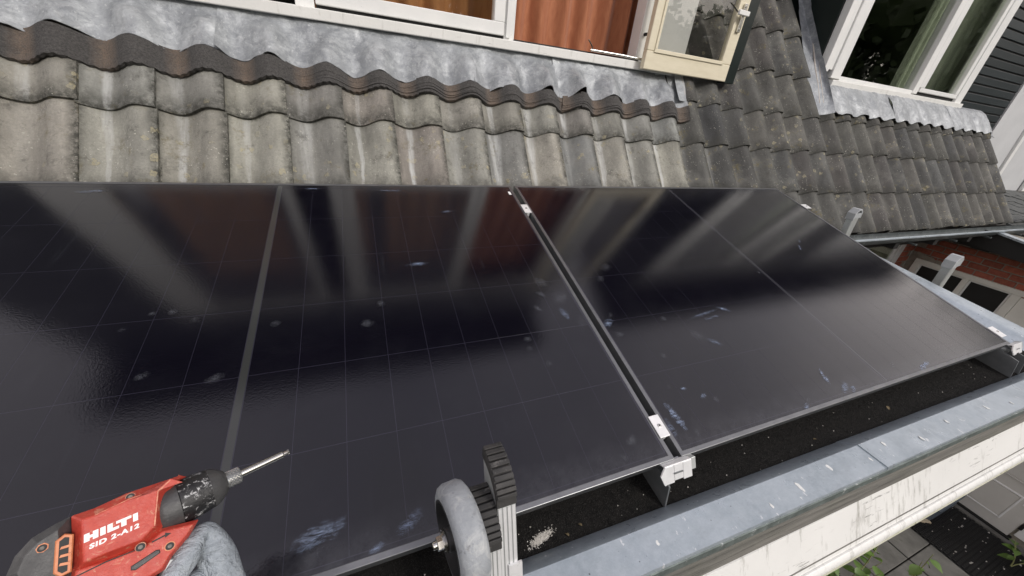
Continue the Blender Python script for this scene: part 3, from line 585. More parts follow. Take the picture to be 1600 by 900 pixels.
part('room_lining', MB().box(2.75, 5.9, 3.2, 3.25, .6, 2.6).box(2.75, 5.9, EY + .1, 3.2, .55, .6).box(2.74, 2.77, EY + .1, 3.2, .6, 2.6).box(5.85, 5.9, EY + .1, 3.2, .6, 2.6), 'room', dr)

# ---- white wing wall beyond the right dormer, slate lean-to below it
ww = thing('panelled_wall', (7.0, EY, .15), 'pale grey panelled wall right of the dark boards', 'wall')
part('wall_panel', bx(5.95, 6.72, EY - .01, EY + .1, .15, 4.0), 'grey_wall', ww)
part('wall_panel', bx(6.72, 9.0, EY + .02, EY + .1, .15, 4.0), 'grey_wall', ww)
part('upper_boards', bx(5.96, 10.4, EY - .03, EY + .05, 2.5, 3.268), 'board_dark', ww)
part('cover_strip', MB().prism([(6.78, .15), (6.86, .15), (6.70, 1.2), (6.62, 1.2)], EY - .035, EY + .0, lambda x, z, y: (x, y, z)), 'white_frame', ww, bevel=.004)
part('cover_strip', MB().prism([(6.89, .15), (6.92, .15), (6.76, 1.2), (6.73, 1.2)], EY - .005, EY + .03, lambda x, z, y: (x, y, z)), 'white_frame', ww, bevel=.004)
part('cover_strip', MB().prism([(7.85, .15), (7.95, .15), (7.79, 1.2), (7.69, 1.2)], EY - .02, EY + .015, lambda x, z, y: (x, y, z)), 'white_frame', ww, bevel=.004)
lt = thing('slate_lean_to', (6.6, 1.4, 0), 'rough dark slate ledge past the roof verge', 'slate roof')
part('slate_bed', MB().prism([(1.1, -.03), (EY, .13), (EY, -.1), (1.1, -.1)], 5.52, 9.0, lambda y, z, x: (x, y, z)), 'slate', lt)
slt, _ = MB().box(-.11, .11, -.09, .09, 0, .012).mesh('slate', 'slate', center=False)
for i in range(9):
    for j in range(5):
        y = 1.2 + j * .13; inst('slate', slt, Matrix.Translation((5.68 + i * .235 + (j % 2) * .11, y, -.03 + (y - 1.1) * .23 + .008 + rnd.uniform(0, .012))) @ Matrix.Rotation(.22 + rnd.uniform(-.08, .05), 4, 'X') @ Matrix.Rotation(rnd.uniform(-.1, .1), 4, 'Z'), lt)
part('edge_strip', bx(5.56, 9.0, 1.055, 1.075, .055, .068), 'white_frame', lt)

# ---- brick wing with window and door on the right
BX = 5.2
bw = thing('brick_house', (BX, .4, GZ), 'red brick house corner with white window frame below the roof gutter', 'house')
part('mortar_wall', bx(BX, BX + .2, -1.6, 1.548, GZ, -.1), 'mortar', bw)
part('mortar_wall', bx(2.2, BX - .002, 1.55, 1.75, GZ, -.1), 'mortar', bw)
bk, _ = MB().box(-.008, .05, -.068, .068, -.0265, .0265).mesh('brick', 'brick', center=False)
bkl, _ = MB().box(-.068, .068, -.008, .05, -.0265, .0265).mesh('brick', 'brick', center=False)
def put_brick(me, p):
    o = inst('brick', me, Matrix.Translation(p) @ Matrix.Rotation(rnd.uniform(-.01, .01), 4, 'X'), bw); b = o.modifiers.new('bevel', 'BEVEL'); b.width = .003; b.segments = 1
for r in range(10):
    z = -.19 - r * .064
    for c in range(-4, 8):
        y = 1.47 - c * .146 - (r % 2) * .073
        if y > 1.48 or y < .35: continue
        if z < -.53 + (1.477 - y) * -.14 + .03 and y < 1.50 and not (z < -.5 and y > 1.49): continue
        if r == 1 and abs(y - 1.105) < .075: continue
        put_brick(bk, (BX, y, z))
for r in range(14):
    z = -.19 - r * .064
    for c in range(4):
        x = 5.12 - c * .146 - (r % 2) * .073
        if x > 4.9: put_brick(bkl, (x, 1.55, z))
part('vent_hole', bx(BX - .004, BX + .01, 1.035, 1.17, -.285, -.225), 'black', bw)
part('mortar_repair', MB().grid(24, 6, lambda u, v: (BX - .012 - .002 * mnoise.noise(Vector((u * 9, v * 9, 0))), 1.50 - u * .30, -.47 - u * .045 - v * (.055 + .02 * mnoise.noise(Vector((u * 6, 1, 0)))) + (.018 * mnoise.noise(Vector((u * 8, v, 3))) if v < .1 else 0))), 'mortar', bw)
def fr(y0, y1, z0, z1, x0=-.03, x1=.06): return (BX + x0, BX + x1, y0, y1, z0, z1)
wf = part('window_frame', MB().box(*fr(.42, 1.475, -.585, -.535)).box(*fr(1.42, 1.475, -1.9, -.585)).box(*fr(1.02, 1.065, -1.9, -.585)).box(*fr(.66, .72, -2.85, -.585)).box(*fr(.42, .46, -2.85, -.585)), 'offwhite', bw, bevel=.004)
wf.rotation_euler.x = 0
part('window_bead', MB().box(*fr(1.066, 1.42, -.60, -.586, -.012, .05)).box(*fr(.722, 1.018, -.60, -.586, -.012, .05)).box(*fr(1.405, 1.42, -1.9, -.6, -.012, .05)).box(*fr(1.004, 1.018, -1.9, -.6, -.012, .05)).box(*fr(.722, .737, -1.9, -.6, -.012, .05)), 'white_frame', wf)
part('glass_pane', bx(BX + .012, BX + .018, 1.06, 1.425, -1.9, -.585), 'glass_green', wf)
part('glass_pane', bx(BX + .012, BX + .018, .715, 1.025, -1.9, -.585), 'glass_green', wf)
part('infill_panel', bx(BX - .006, BX + .05, .462, .658, -.99, -.587), 'offwhite', wf)
part('dark_opening_sheet', bx(BX - .003, BX + .01, .72, 1.42, -1.9, -.586), 'black', bw)  # black sheet drawn across the opening in place of its dark interior
ow = part('window_frame', MB().box(4.22, 4.90, 1.52, 1.58, -.30, -.255).box(4.80, 4.90, 1.52, 1.58, -1.2, -.30).box(4.72, 4.795, 1.53, 1.58, -1.2, -.33), 'white_frame', bw, bevel=.004)
part('window_bead', MB().box(4.22, 4.72, 1.53, 1.57, -.60, -.55), 'white_frame', ow)
part('glass_pane', bx(4.22, 4.725, 1.538, 1.545, -1.2, -.30), 'glass_green', ow)
part('eave_overhang', MB().box(4.90, 6.4, -.9, 1.26, -.232, -.205), 'black', bw)
part('eave_fascia', MB().prism([(1.26, -.19), (1.26, -.05), (.95, -.05), (-.9, -.36), (-.9, -.42)], 4.88, 4.91, lambda y, z, x: (x, y, z)), 'black', bw)
part('eave_flashing', MB().prism([(1.0, -.055), (1.0, -.038), (-.9, -.35), (-.9, -.37)], 4.85, 4.95, lambda y, z, x: (x, y, z)), 'zinc', bw)
# ground floor door, frame post and brown brick plinth
dd = part('door', MB().box(BX - .05, BX, -.372, .43, -2.80, -.99), 'door', bw, bevel=.003)
for a, b in ((-.26, .0), (.06, .32)):
    for z0, z1 in ((-2.68, -2.34), (-2.22, -1.6)):
        part('door_panel', MB().box(BX - .056, BX - .045, a + .02, b - .02, z0 + .02, z1 - .02), 'door', dd, bevel=.003)
        part('panel_moulding', MB().box(BX - .060, BX - .048, a, a + .014, z0, z1).box(BX - .060, BX - .048, b - .014, b, z0, z1).box(BX - .060, BX - .048, a + .014, b - .014, z0, z0 + .014).box(BX - .060, BX - .048, a + .014, b - .014, z1 - .014, z1), 'white_frame' if z0 < -2.5 else 'door', dd, bevel=.003)
part('door_vent', bx(BX - .058, BX - .05, -.315, -.285, -2.42, -2.37), 'white_frame', dd)
part('threshold', bx(BX - .075, BX - .01, -.40, .45, -2.845, -2.802), 'black', bw)
part('door_post', bx(BX - .035, BX + .02, -.50, -.392, -2.76, -.99), 'white_frame', bw, bevel=.003)
part('door_latch', bx(BX - .06, BX - .03, -.40, -.376, -2.66, -2.60), 'black', bw)
bb, _ = MB().box(-.01, .04, -.07, .07, -.0265, .0265).mesh('brick', 'brick_brown', center=False)
for r in range(8):
    for c in range(3): put_brick(bb, (BX - .004, -.585 - c * .146 - (r % 2) * .073, -2.79 + r * .064))
part('plinth_kerb', bx(5.08, 5.16, -1.4, .3, GZ - .02, GZ + .03), 'slab', bw, bevel=.006)

# ================================================================== objects
# ---- solar panels
TILT = math.radians(16.4765); PW, PH = 1.6495, 1.134
PM = Matrix.Rotation(TILT, 4, 'X')
def pan(u, v, n=0): return PM @ Vector((u, v, n))
CU_, CVV = .0892, .1812
cellme, _ = MB().box(-CU_ / 2 + .0005, CU_ / 2 - .0005, -CVV / 2 + .0006, CVV / 2 - .0006, -.0006, 0).mesh('solar_cell', 'cell', center=False)
def panel(u0, label, mirror):
    t = thing('solar_panel', pan(u0 + PW / 2, 0, -.03), label, 'solar panel')
    A = PM @ Matrix.Translation((u0, 0, 0)); fw, fh = .0105, .030
    def ring(i, z): return [(i, i, z), (PW - i, i, z), (PW - i, PH - i, z), (i, PH - i, z)]
    mb = MB(); o, i1 = ring(0, 0), ring(fw, 0); ob, ib = ring(0, -fh), ring(fw, -.0022); ibb = ring(.002, -fh)
    vs = o + i1 + ib + ibb + ob; fs = []
    for k in range(4):
        n = (k + 1) % 4
        fs += [(k, n, 4 + n, 4 + k), (4 + k, 4 + n, 8 + n, 8 + k), (8 + k, 8 + n, 12 + n, 12 + k), (12 + k, 12 + n, 16 + n, 16 + k), (16 + k, 16 + n, n, k)]
    mb.add(vs, fs); part('panel_frame', mb, 'frame_black', t, bevel=.0011, M4=A)
    lam = part('laminate', bx(fw - .002, PW - fw + .002, fw - .002, PH - fw + .002, -.006, -.00156), 'backsheet', t, M4=A)
    part('rear_cover', bx(.004, PW - .004, .004, PH - .004, -.0105, -.0085), 'black', t, M4=A)
    c0 = .0145
    for half in range(2):
        for c in range(9):
            u = c0 + CU_ * (c + .5) + half * (9 * CU_ + .0155)
            u = PW - u
            for r in range(6):
                inst('solar_cell', cellme, A @ Matrix.Translation((u, .018 + CVV * (r + .5), -.0014)), t)
    uc = PW - (c0 + 9 * CU_ + .0155 / 2)
    hw = .0066 if mirror else .0028
    part('bus_strip', bx(uc - hw, uc + hw, .014, PH - .014, -.0018, -.0012), 'busbar', t, M4=A)
    e = c0 + 18 * CU_ + .0155
    part('edge_seam', bx(fw, PW - fw, .0115, .0172, -.0019, -.0013), 'cell', t, M4=A); part('edge_seam', bx(fw, PW - fw, .018 + 6 * CVV + .001, PH - fw, -.0019, -.0013), 'cell', t, M4=A)
    return t, A
pl, _ = panel(-.0195 - PW, 'left solar panel with the red screwdriver held above it', True)
pr, _ = panel(0.0, 'right solar panel reaching to the corner of the flat roof', False)
# lower frame edges are bare on their outer side
# chalky smears and fingerprints on the glass
def smear(u, v, a, b, rot, par):
    c, s_ = math.cos(rot), math.sin(rot); N = 14; ring = []
    q = random.Random(int(u * 9999 + v * 777))
    for k in range(N):
        th = 2 * math.pi * k / N; rr = 1 + q.uniform(-.16, .16); x, y = a * math.cos(th) * rr, b * math.sin(th) * rr; ring.append((x, y))
    mb = MB().add([(x * c - y * s_, x * s_ + y * c, 0) for x, y in ring], [tuple(range(N))]); me, _ = mb.mesh('finger_smear', 'smear' if a > 1.8 * b or b > 1.8 * a else 'print', center=False)
    uvl = me.uv_layers.new(name='UVMap')
    for p in me.polygons:
        for li in p.loop_indices:
            vi = me.loops[li].vertex_index; uvl.data[li].uv = (.5 + .5 * ring[vi][0] / a, .5 + .5 * ring[vi][1] / b)
    inst('finger_smear', me, PM @ Matrix.Translation((u, v, .0006)), par)
SML = [(-.462, .681, .040, .010, .08), (-1.01, .415, .014, .012, .3), (-1.037, .579, .010, .008, 0), (-1.002, .579, .012, .010, 0), (-.956, .547, .010, .012, .6), (-1.075, .54, .008, .008, 0), (-.892, .385, .02, .014, .4), (-.802, .512, .012, .012, 0), (-.607, .48, .018, .015, 0), (-.573, .538, .012, .014, 0), (-.228, .362, .014, .010, 0), (-.234, .332, .010, .010, 0), (-.201, .281, .012, .010, .5), (-.566, .039, .030, .014, .5), (-.712, .034, .026, .018, .3), (-.617, .018, .018, .007, .3), (-.70, .06, .05, .02, .2), (-.132, .033, .016, .009, -.5), (-.095, .06, .02, .012, .4), (-.13, .511, .012, .02, .7), (-.076, .49, .04, .03, .5), (-.09, .43, .014, .03, .2), (-.16, .46, .010, .016, .4), (-.05, .39, .03, .02, 1.0), (-.11, .56, .02, .03, .8), (-.32, .95, .03, .008, .1), (-.5, 1.09, .05, .006, 0), (-.75, 1.10, .03, .006, 0), (-1.3, 1.08, .04, .008, .1)]
SMR = [(.047, .083, .014, .045, .15), (.016, .06, .012, .03, 0), (.075, .035, .010, .012, 0), (.445, .016, .018, .008, .4), (.47, .03, .014, .008, .5), (.638, .031, .035, .012, .5), (.60, .06, .02, .008, 1.0), (.604, .081, .03, .008, 1.1), (.66, .02, .02, .008, .4), (.289, .279, .035, .022, -.7), (.33, .25, .03, .012, -.6), (.027, .373, .03, .014, .5), (.05, .40, .016, .010, .7), (.04, .33, .018, .012, 0), (.082, .153, .010, .010, 0), (.12, .14, .012, .006, -.4), (.381, .353, .08, .007, .15), (.47, .36, .03, .008, -.5), (.40, .335, .05, .006, .1), (.636, .313, .012, .010, 0), (.921, .05, .02, .012, .5), (.16, .11, .014, .007, .3), (.19, .095, .012, .01, .6), (.22, .36, .014, .01, 0), (.80, .5, .012, .01, .3), (1.2, .62, .03, .006, .9), (1.25, .66, .02, .005, .9), (.13, .24, .012, .012, 0), (1.05, .02, .05, .01, .2), (.1, .55, .02, .014, .6), (.15, .60, .03, .02, .4)]
for a in SML: smear(*a[:4], a[4], pl)
for a in SMR: smear(*a[:4], a[4], pr)
part('paper_label', MB().box(-.046, -.036, 1.062, 1.084, .0002, .0009), 'white_frame', pl, M4=PM)

# ---- panel supports with clamps
def support(x, label, end):
    t = thing('panel_support', (x, -.02, bz(0)), label, 'bracket', 'aluminium supports under the panels')
    for dx in ((-.045, .03) if end else (-.045,)):
        part('rail_side', MB().prism([(-.035 if not end else -.062, bz(-.04)), (1.05, bz(1.05)), (1.05, pan(0, 1.08, -.034).z), (-.03 if not end else -.05, -.042)], x + dx - .002, x + dx + .002, lambda y, z, xx: (xx + (.010 if z < -.08 and y < 0 else 0), y, z)), 'rail', t)
    part('rail_top', bx(x - .043, x - .002 if not end else x + .028, -.02, 1.06, -.0375, -.0335), 'rail', t, M4=PM)
    ox = .018 if end else 0
    B = Matrix.Translation((x + .012 + ox, -.010, .002)) @ Matrix.Rotation(R(-28), 4, 'X')   # plate hangs down in front of the frame
    for k in range(3):
        part('clamp_plate', bx(-.072 + k * .0245, -.072 + k * .0245 + .0238, -.0035, -.0005 - (.002 if k == 1 else 0), -.037 + (.004 if k == 1 else 0), 0), 'alu', t, bevel=.0008, M4=B)
    part('clamp_wing', MB().prism([(0, 0), (-.011, -.016), (-.002, -.037), (.002, -.037), (.002, 0)], -.004, -.001, lambda a, b, w: (-.073 + a, w, b)), 'alu', t, M4=B)
    part('clamp_tab', MB().box(.002, .014, -.002, .016, -.024, .002), 'alu_dull', t, bevel=.001, M4=B)
    part('clamp_slot', bx(-.05, -.026, -.0062, -.0050, -.018, -.0155), 'rail', t, M4=B)
    part('clamp_lip', MB().box(-.071, .002, -.002, .014, -.002, .001), 'alu', t, bevel=.0008, M4=B)
    if not end: cl = [(-.0255, .0255 - .0255 + .0025, .046, .097), (-.0255, .0025, .930, .986)]
    else: cl = [(-.002, .036, .028, .076), (-.002, .036, .918, .958)]
    for a, b, v0, v1 in cl:
        if end: mb = MB().box(1.6495 + a - .006, 1.6495 + b, v0, v1, .0006, .0032).box(1.6495 + .003, 1.6495 + .0062, v0, v1, -.034, .0005)
        else: mb = MB().prism([(a, .0006), (a, .0032), (b, .0032), (b, .0006)], v0, v1, lambda u, n, v: (u, v, n)).box(-.016, -.006, v0, v1, -.034, .0005)
        c = part('module_clamp', mb, 'alu', t, bevel=.0009, M4=PM)
        uc = (a + b) / 2 + (1.6495 if end else 0)
        part('clamp_bolt', MB().lathe((uc, (v0 + v1) / 2, .0032), (uc, (v0 + v1) / 2, .0052), [(0, .0042), (.0016, .0042), (.002, .0034)], 14), 'steel', c, 30, M4=PM)
        part('bolt_socket', MB().lathe((uc, (v0 + v1) / 2, .0050), (uc, (v0 + v1) / 2, .0056), [(0, .0019), (.0005, .0019)], 6), 'black', c, M4=PM)
    return t
support(0.0, 'silver bracket and clamps in the gap between the two panels', False)
support(1.665, 'silver bracket and clamps at the outer corner of the right panel', True)
part('frame_corner_key', MB().box(-.0165, -.0055, .001, .004, -.028, -.004), 'frame_side', pl, M4=PM)

M['dropping'] = simple('dried_bird_dropping', (.62, .64, .63), (.78, .79, .77), 300, .8)
dq = random.Random(5)
for x, f, r in ((.42, .35, .007), (.29, .55, .010), (.56, .6, .005), (.66, .3, .006), (.80, .62, .007), (.97, .4, .006), (.18, .75, .005), (1.2, .5, .007), (1.33, .7, .005), (-.12, .5, .005), (-.3, .65, .006), (.08, .3, .004)):
    y = -.066 - f * .064 - .0195 * x; ring = []
    for k in range(11):
        a = k * 2 * math.pi / 11; q = r * dq.uniform(.55, 1.1); ring.append((x + math.cos(a) * q * .75, y + math.sin(a) * q * 1.3))
    part('bird_dropping', MB().prism(ring, -.0843, -.0832, lambda a, b, w: (a, b, w)), 'dropping', flat)
# ---- granules and loose bits on the bitumen
rg = np.random.default_rng(3)
def scatter(n, pos, r0, r1):
    P4 = np.array([(1, 1, 1), (1, -1, -1), (-1, 1, -1), (-1, -1, 1)], float) / 1.7
    vs = np.zeros((n, 4, 3)); 
    A = rg.normal(size=(n, 3, 3)); Q, _ = np.linalg.qr(A)
    vs = np.einsum('kj,nij->nki', P4, Q) * rg.uniform(r0, r1, (n, 1, 1)) + pos[:, None, :]
    mb = MB(); mb.v = [tuple(p) for p in vs.reshape(-1, 3)]
    mb.f = [tuple(4 * i + k for k in f) for i in range(n) for f in ((0, 1, 2), (0, 3, 1), (0, 2, 3), (1, 3, 2))]; return mb
N = 62000
x = rg.uniform(-.75, 1.85, N); y = rg.uniform(-.06, .07, N)
pos = np.stack([x, y, bz(y) + rg.uniform(-.0004, .0012, N)], 1)
o = part('roof_granules', scatter(N, pos, .0006, .0014), 'granule', flat); o['kind'] = 'stuff'
n2 = 900; a = rg.normal(0, 1, (n2, 2)) * np.array([.0125, .0036]); pos = np.stack([-.325 + a[:, 0], -.006 + a[:, 1] + .22 * a[:, 0], bz(-.006 + a[:, 1] + .22 * a[:, 0]) + .0012], 1)
o = part('pale_chips', scatter(n2, pos, .0006, .0017), 'pale_chip', flat); o['kind'] = 'stuff'
n3 = 50; x = rg.uniform(-.6, 1.8, n3); y = rg.uniform(-.045, .03, n3); pos = np.stack([x, y, bz(y) + .0015], 1)
o = part('pale_grit', scatter(n3, pos, .001, .0026), 'pale_chip', flat); o['kind'] = 'stuff'
def leaf_mesh(name, mat, L=.05, W=.03, curl=.2):
    mb = MB(); rows = []
    for j in range(6):
        t = j / 5; w = W * math.sin(math.pi * min(.98, t ** .8 + .02)) / 2; z = -curl * L * t * t
        mb.v += [(-w, t * L, z + w * .35), (0, t * L, z), (w, t * L, z + w * .35)]
    for j in range(5):
        for i in range(2): mb.f.append((j * 3 + i, j * 3 + i + 1, j * 3 + i + 4, j * 3 + i + 3))
    return mb.mesh(name, mat, True, center=False)[0]
M['dry_leaf'] = simple('dry_brown_leaf', (.12, .09, .045), (.2, .16, .09), 60, .8)
lm = leaf_mesh('dry_leaf', 'dry_leaf', .014, .008, .5)
for i, (x, y, a) in enumerate([(-.235, -.012, .4), (-.41, -.004, 2.0), (.52, -.02, 1.0), (.9, -.005, 2.6), (-.27, -.02, .2)]):
    o = inst('dry_leaf', lm, Matrix.Translation((x, y, bz(y) + .003)) @ Matrix.Rotation(a, 4, 'Z') @ Matrix.Rotation(.4, 4, 'Y'), None)
    tag(o, ['curled dry leaf nearest the pale chips on the bitumen', 'dry leaf behind the ladder wheel on the bitumen', 'dry leaf on the bitumen below the right panel', 'dry leaf farthest along the bitumen strip', 'small dry leaf touching the zinc edge by the chips'][i], 'leaf', 'dry leaves on the bitumen')

# ---- near ladder with wheel
AL = R(20); LM = Matrix(((1, 0, 0, 0), (0, -math.cos(AL), math.sin(AL), -.073), (0, math.sin(AL), math.cos(AL), .195), (0, 0, 0, 1)))   # local x, n (towards climber), l (up)
lad = thing('ladder', LM @ Vector((-.4, 0, -3.2)), 'aluminium ladder with ribbed rubber ends and a grey wheel at the zinc edge', 'ladder')
def lp(x, n, l): return (x, n, l)
def arc(n0, l0, r):   # rounded stile end in the n-l plane, front low, back high
    return [(n0 - .054 + .054 * math.cos(a) * r if False else n0 - .056 * (1 - math.cos(a)), l0 + .039 * math.sin(a)) for a in [i * (math.pi / 2) / 12 for i in range(13)]]
def stile(xa, xb, n0, l0, L):
    pr_ = arc(n0, l0, 1); body = [(n0, -L)] + [(n, l - .012) for n, l in pr_] + [(n0 - .056, -L)]
    ribs = 3; w = xb - xa
    st = part('stile', MB().prism(body, xa, xb, lambda n, l, x: (x, n, l)), 'alu_dull', lad, 30, M4=LM)
    for k in range(4):
        xx = xa + w * (k + .5) / 4; part('stile_flute', bx(xx - w * .085, xx + w * .085, n0 - .0005, n0 + .0009, -L, l0 - .014), 'alu', st, M4=LM)
    band = [(n + .0015, l + .001) for n, l in pr_] + [(n - .004 + .002, l - .014) for n, l in pr_[::-1]]
    cp = part('end_cap', MB().prism([(n0 + .002, l0 - .012)] + band, xa - .0012, xb + .0012, lambda n, l, x: (x, n, l)), 'rubber', lad, 30, bevel=.0008, M4=LM)
    for k in range(9):
        a0, a1 = (k + .08) * (math.pi / 2) / 9, (k + .82) * (math.pi / 2) / 9
        q = lambda a, e: (n0 + .0015 - .056 * (1 - math.cos(a)) + e * math.cos(a) , l0 + .001 + .039 * math.sin(a) + e * math.sin(a))
        part('cap_rib', MB().prism([q(a0, -.001), q(a0, .0044), q(a1, .0044), q(a1, -.001)], xa - .0008, xb + .0008, lambda n, l, x: (x, n, l)), 'rubber', cp, bevel=.0009, M4=LM)
    return st
stile(-.463, -.438, 0, 0, 3.2)
stile(-.4885, -.4645, .0115, -.047, 3.2)
for l in (-.34, -.62, -.90, -1.18, -1.46, -1.74, -2.02, -2.3, -2.58, -2.86):
    part('rung', MB().box(-.91, -.490, -.045, -.012, l - .014, l + .014), 'alu_dull', lad, bevel=.003, M4=LM)
part('stile', MB().box(-.935, -.91, -.056, 0, -3.2, -.20), 'alu_dull', lad, M4=LM)
part('stile_bracket', MB().prism([(.0, -.20), (.003, -.165), (-.012, -.12), (-.02, -.12), (-.02, -.20)], -.4405, -.4375, lambda n, l, x: (x, n, l)).prism([(.001, -.10), (.004, -.10), (.004, -.21), (.001, -.21)], -.452, -.433, lambda n, l, x: (x, n, l)), 'alu', lad, M4=LM)
WC = Vector((-.5085, -.072, .145)); wr = .063; WR = Matrix.Translation(WC) @ Matrix.Rotation(R(7), 4, 'Z') @ Matrix.Translation(-WC)
whl = part('wheel', MB().lathe(WC + Vector((-.0185, 0, 0)), WC + Vector((.0190, 0, 0)), [(0, wr - .016), (.0005, wr - .009), (.004, wr - .003), (.010, wr), (.028, wr), (.0335, wr - .003), (.037, wr - .009), (.0375, wr - .016), (0, wr - .016)], 56, False), 'wheel', lad, 50, M4=WR)
part('wheel_disc', MB().lathe(WC + Vector((-.004, 0, 0)), WC + Vector((.012, 0, 0)), [(0, wr - .0158), (.016, wr - .0158)], 40), 'plastic_black', whl, 40, M4=WR)
part('wheel_rim', MB().lathe(WC + Vector((-.0192, 0, 0)), WC + Vector((-.0076, 0, 0)), [(0, wr - .0157), (0, wr - .0185), (.014, wr - .0195), (.0142, wr - .0157)], 48, False), 'plastic_black', whl, 40, M4=WR)
part('wheel_hub', MB().lathe(WC + Vector((-.021, 0, 0)), WC + Vector((.0, 0, 0)), [(0, .012), (.002, .0145), (.02, .017)], 28), 'plastic_black', whl, 40, M4=WR)
part('washer', MB().lathe(WC + Vector((-.0235, 0, 0)), WC + Vector((-.021, 0, 0)), [(0, .0135), (.0025, .0135)], 28).lathe(WC + Vector((-.0255, 0, 0)), WC + Vector((-.0237, 0, 0)), [(0, .0115), (.0018, .0115)], 28), 'steel', whl, 30, M4=WR)
part('axle_nut', MB().lathe(WC + Vector((-.0325, 0, 0)), WC + Vector((-.0255, 0, 0)), [(0, .0072), (.0008, .0085), (.007, .0085)], 6).lathe(WC + Vector((-.0375, 0, 0)), WC + Vector((-.0325, 0, 0)), [(0, .0042), (.001, .005), (.005, .005)], 16), 'steel', whl, 25, M4=WR)

# ---- far ladder against the side edge
fl = thing('ladder', (2.45, .68, GZ), 'grey ladder with two capped stile ends showing past the right panel edge', 'ladder')
FM = Matrix.Translation((2.285, 0, 0)) @ Matrix.Rotation(R(-7), 4, 'Y') @ Matrix.Diagonal((.85, .85, 1, 1))
for y, zt in ((.445, .098), (.958, .198)):
    F = Matrix.Translation((0, y, zt))
    part('stile', MB().box(-.016, .052, -.02, .02, -3.0, .0).box(-.010, .046, -.0215, -.02, -3.0, -.005), 'alu_dull', fl, bevel=.003, M4=F @ FM)
    part('end_cap', MB().prism([(-.024, -.038), (-.024, .006), (.012, .030), (.036, .030), (.062, .006), (.062, -.030), (.055, -.030), (.055, .0), (.033, .021), (.012, .021), (-.016, .002), (-.016, -.038)], -.027, .027, lambda x, z, y_: (x, y_, z)), 'grey_plastic', fl, bevel=.0015, M4=F @ FM)
    part('cap_web', MB().box(-.016, .054, -.0255, -.019, -.028, .004) if y > .5 else MB().prism([(-.018, -.036), (.056, -.028), (.056, .004), (.034, .025), (.012, .025), (-.018, .003)], -.0262, -.0205, lambda x, z, y_: (x, y_, z)), 'grey_plastic', fl, M4=F @ FM)
for k in range(9): part('rung', MB().tube([(2.33 + k * .045, .455, -.15 - k * .29), (2.33 + k * .045, .95, -.15 - k * .29)], .014, 10), 'alu_dull', fl, True)

# ---- curtains
def curtain(xa, xb, y, z0, z1, mat, label, seed, amp=.030, per=.135):
    z0 -= .35
    def fn(u, v):
        x = xa + (xb - xa) * u
        return (x + .008 * mnoise.noise(Vector((x * 8, v * 2, seed))), y + amp * 1.25 * math.sin(x / per * 2 * math.pi + 2.2 * mnoise.noise(Vector((x * 3.2, v * .5, seed)))) * (.6 + .5 * mnoise.noise(Vector((x * 6, 0, seed)))) + .012 * mnoise.noise(Vector((x * 14, v * 3, seed + 2))), z0 + (z1 - z0) * v)
    tag(part('curtain', MB().sheet(max(12, int((xb - xa) / .007)), 14, fn, Vector((0, .002, 0))), mat, None, True), label, 'curtain')
curtain(.185, 1.14, DY + .17, .86, 2.3, 'curtain', 'bright orange curtain hanging in the open right light', 1)
curtain(-.47, .12, DY + .20, .86, 2.3, 'curtain_brown', 'wide ochre curtain behind the closed middle pane', 2)
curtain(-.72, -.565, DY + .20, .86, 2.3, 'curtain_brown', 'narrow ochre curtain strip left of the dark gap', 3)
curtain(-1.70, -1.1, DY + .2, .86, 2.3, 'curtain_brown', 'ochre curtain in the far left light', 4)
curtain(3.97, 4.30, EY + .16, .97, 2.5, 'curtain_net', 'grey green curtain beside the middle post of the right dormer', 5, .016, .07)
curtain(4.34, 5.1, EY + .18, .97, 2.5, 'curtain_net', 'grey green curtain filling the narrow right casement', 6, .016, .09)

# ---- things at the door
matt = thing('door_mat', (4.68, -.2, GZ), 'black ribbed rubber mat in front of the grey door', 'mat')
part('mat_base', bx(4.272, 5.075, -1.1, .42, GZ - .02, GZ + .004), 'mat', matt)
mk = MB()
for i in range(26):
    for j in range(48):
        x = 4.285 + i * .0305 + (j % 2) * .015; y = -1.09 + j * .0312; mk.box(x, x + .02, y, y + .02, GZ + .004, GZ + .016)
o = part('mat_studs', mk, 'mat', matt); o['kind'] = 'stuff'
mgr = np.stack([rg.uniform(4.29, 5.06, 60), rg.uniform(-.8, .1, 60), np.full(60, GZ + .018)], 1)
o = part('pale_petals', scatter(60, mgr, .004, .012), 'pale_chip', matt); o['kind'] = 'stuff'
bxo = thing('storage_box', (4.8, .12, GZ), 'slate grey plastic box beside the door behind the white gutter', 'box')
part('box_body', bx(4.56, 5.07, -.012, .30, GZ + .005, GZ + .175), 'box', bxo, bevel=.008)
part('box_lid', bx(4.55, 5.08, -.022, .31, GZ + .176, GZ + .20), 'box', bxo, bevel=.006)
part('box_rib', bx(4.56, 5.07, -.018, -.0125, GZ + .05, GZ + .07), 'box', bxo)
pk = part('wood_lath', MB().box(-.16, .16, -.02, .02, 0, .02), 'wood_pale', None, bevel=.002, M4=Matrix.Translation((4.42, .05, GZ + .002)) @ Matrix.Rotation(R(-25), 4, 'Z'))
tag(pk, 'short pale wooden lath lying on the paving by the grey box', 'wood')

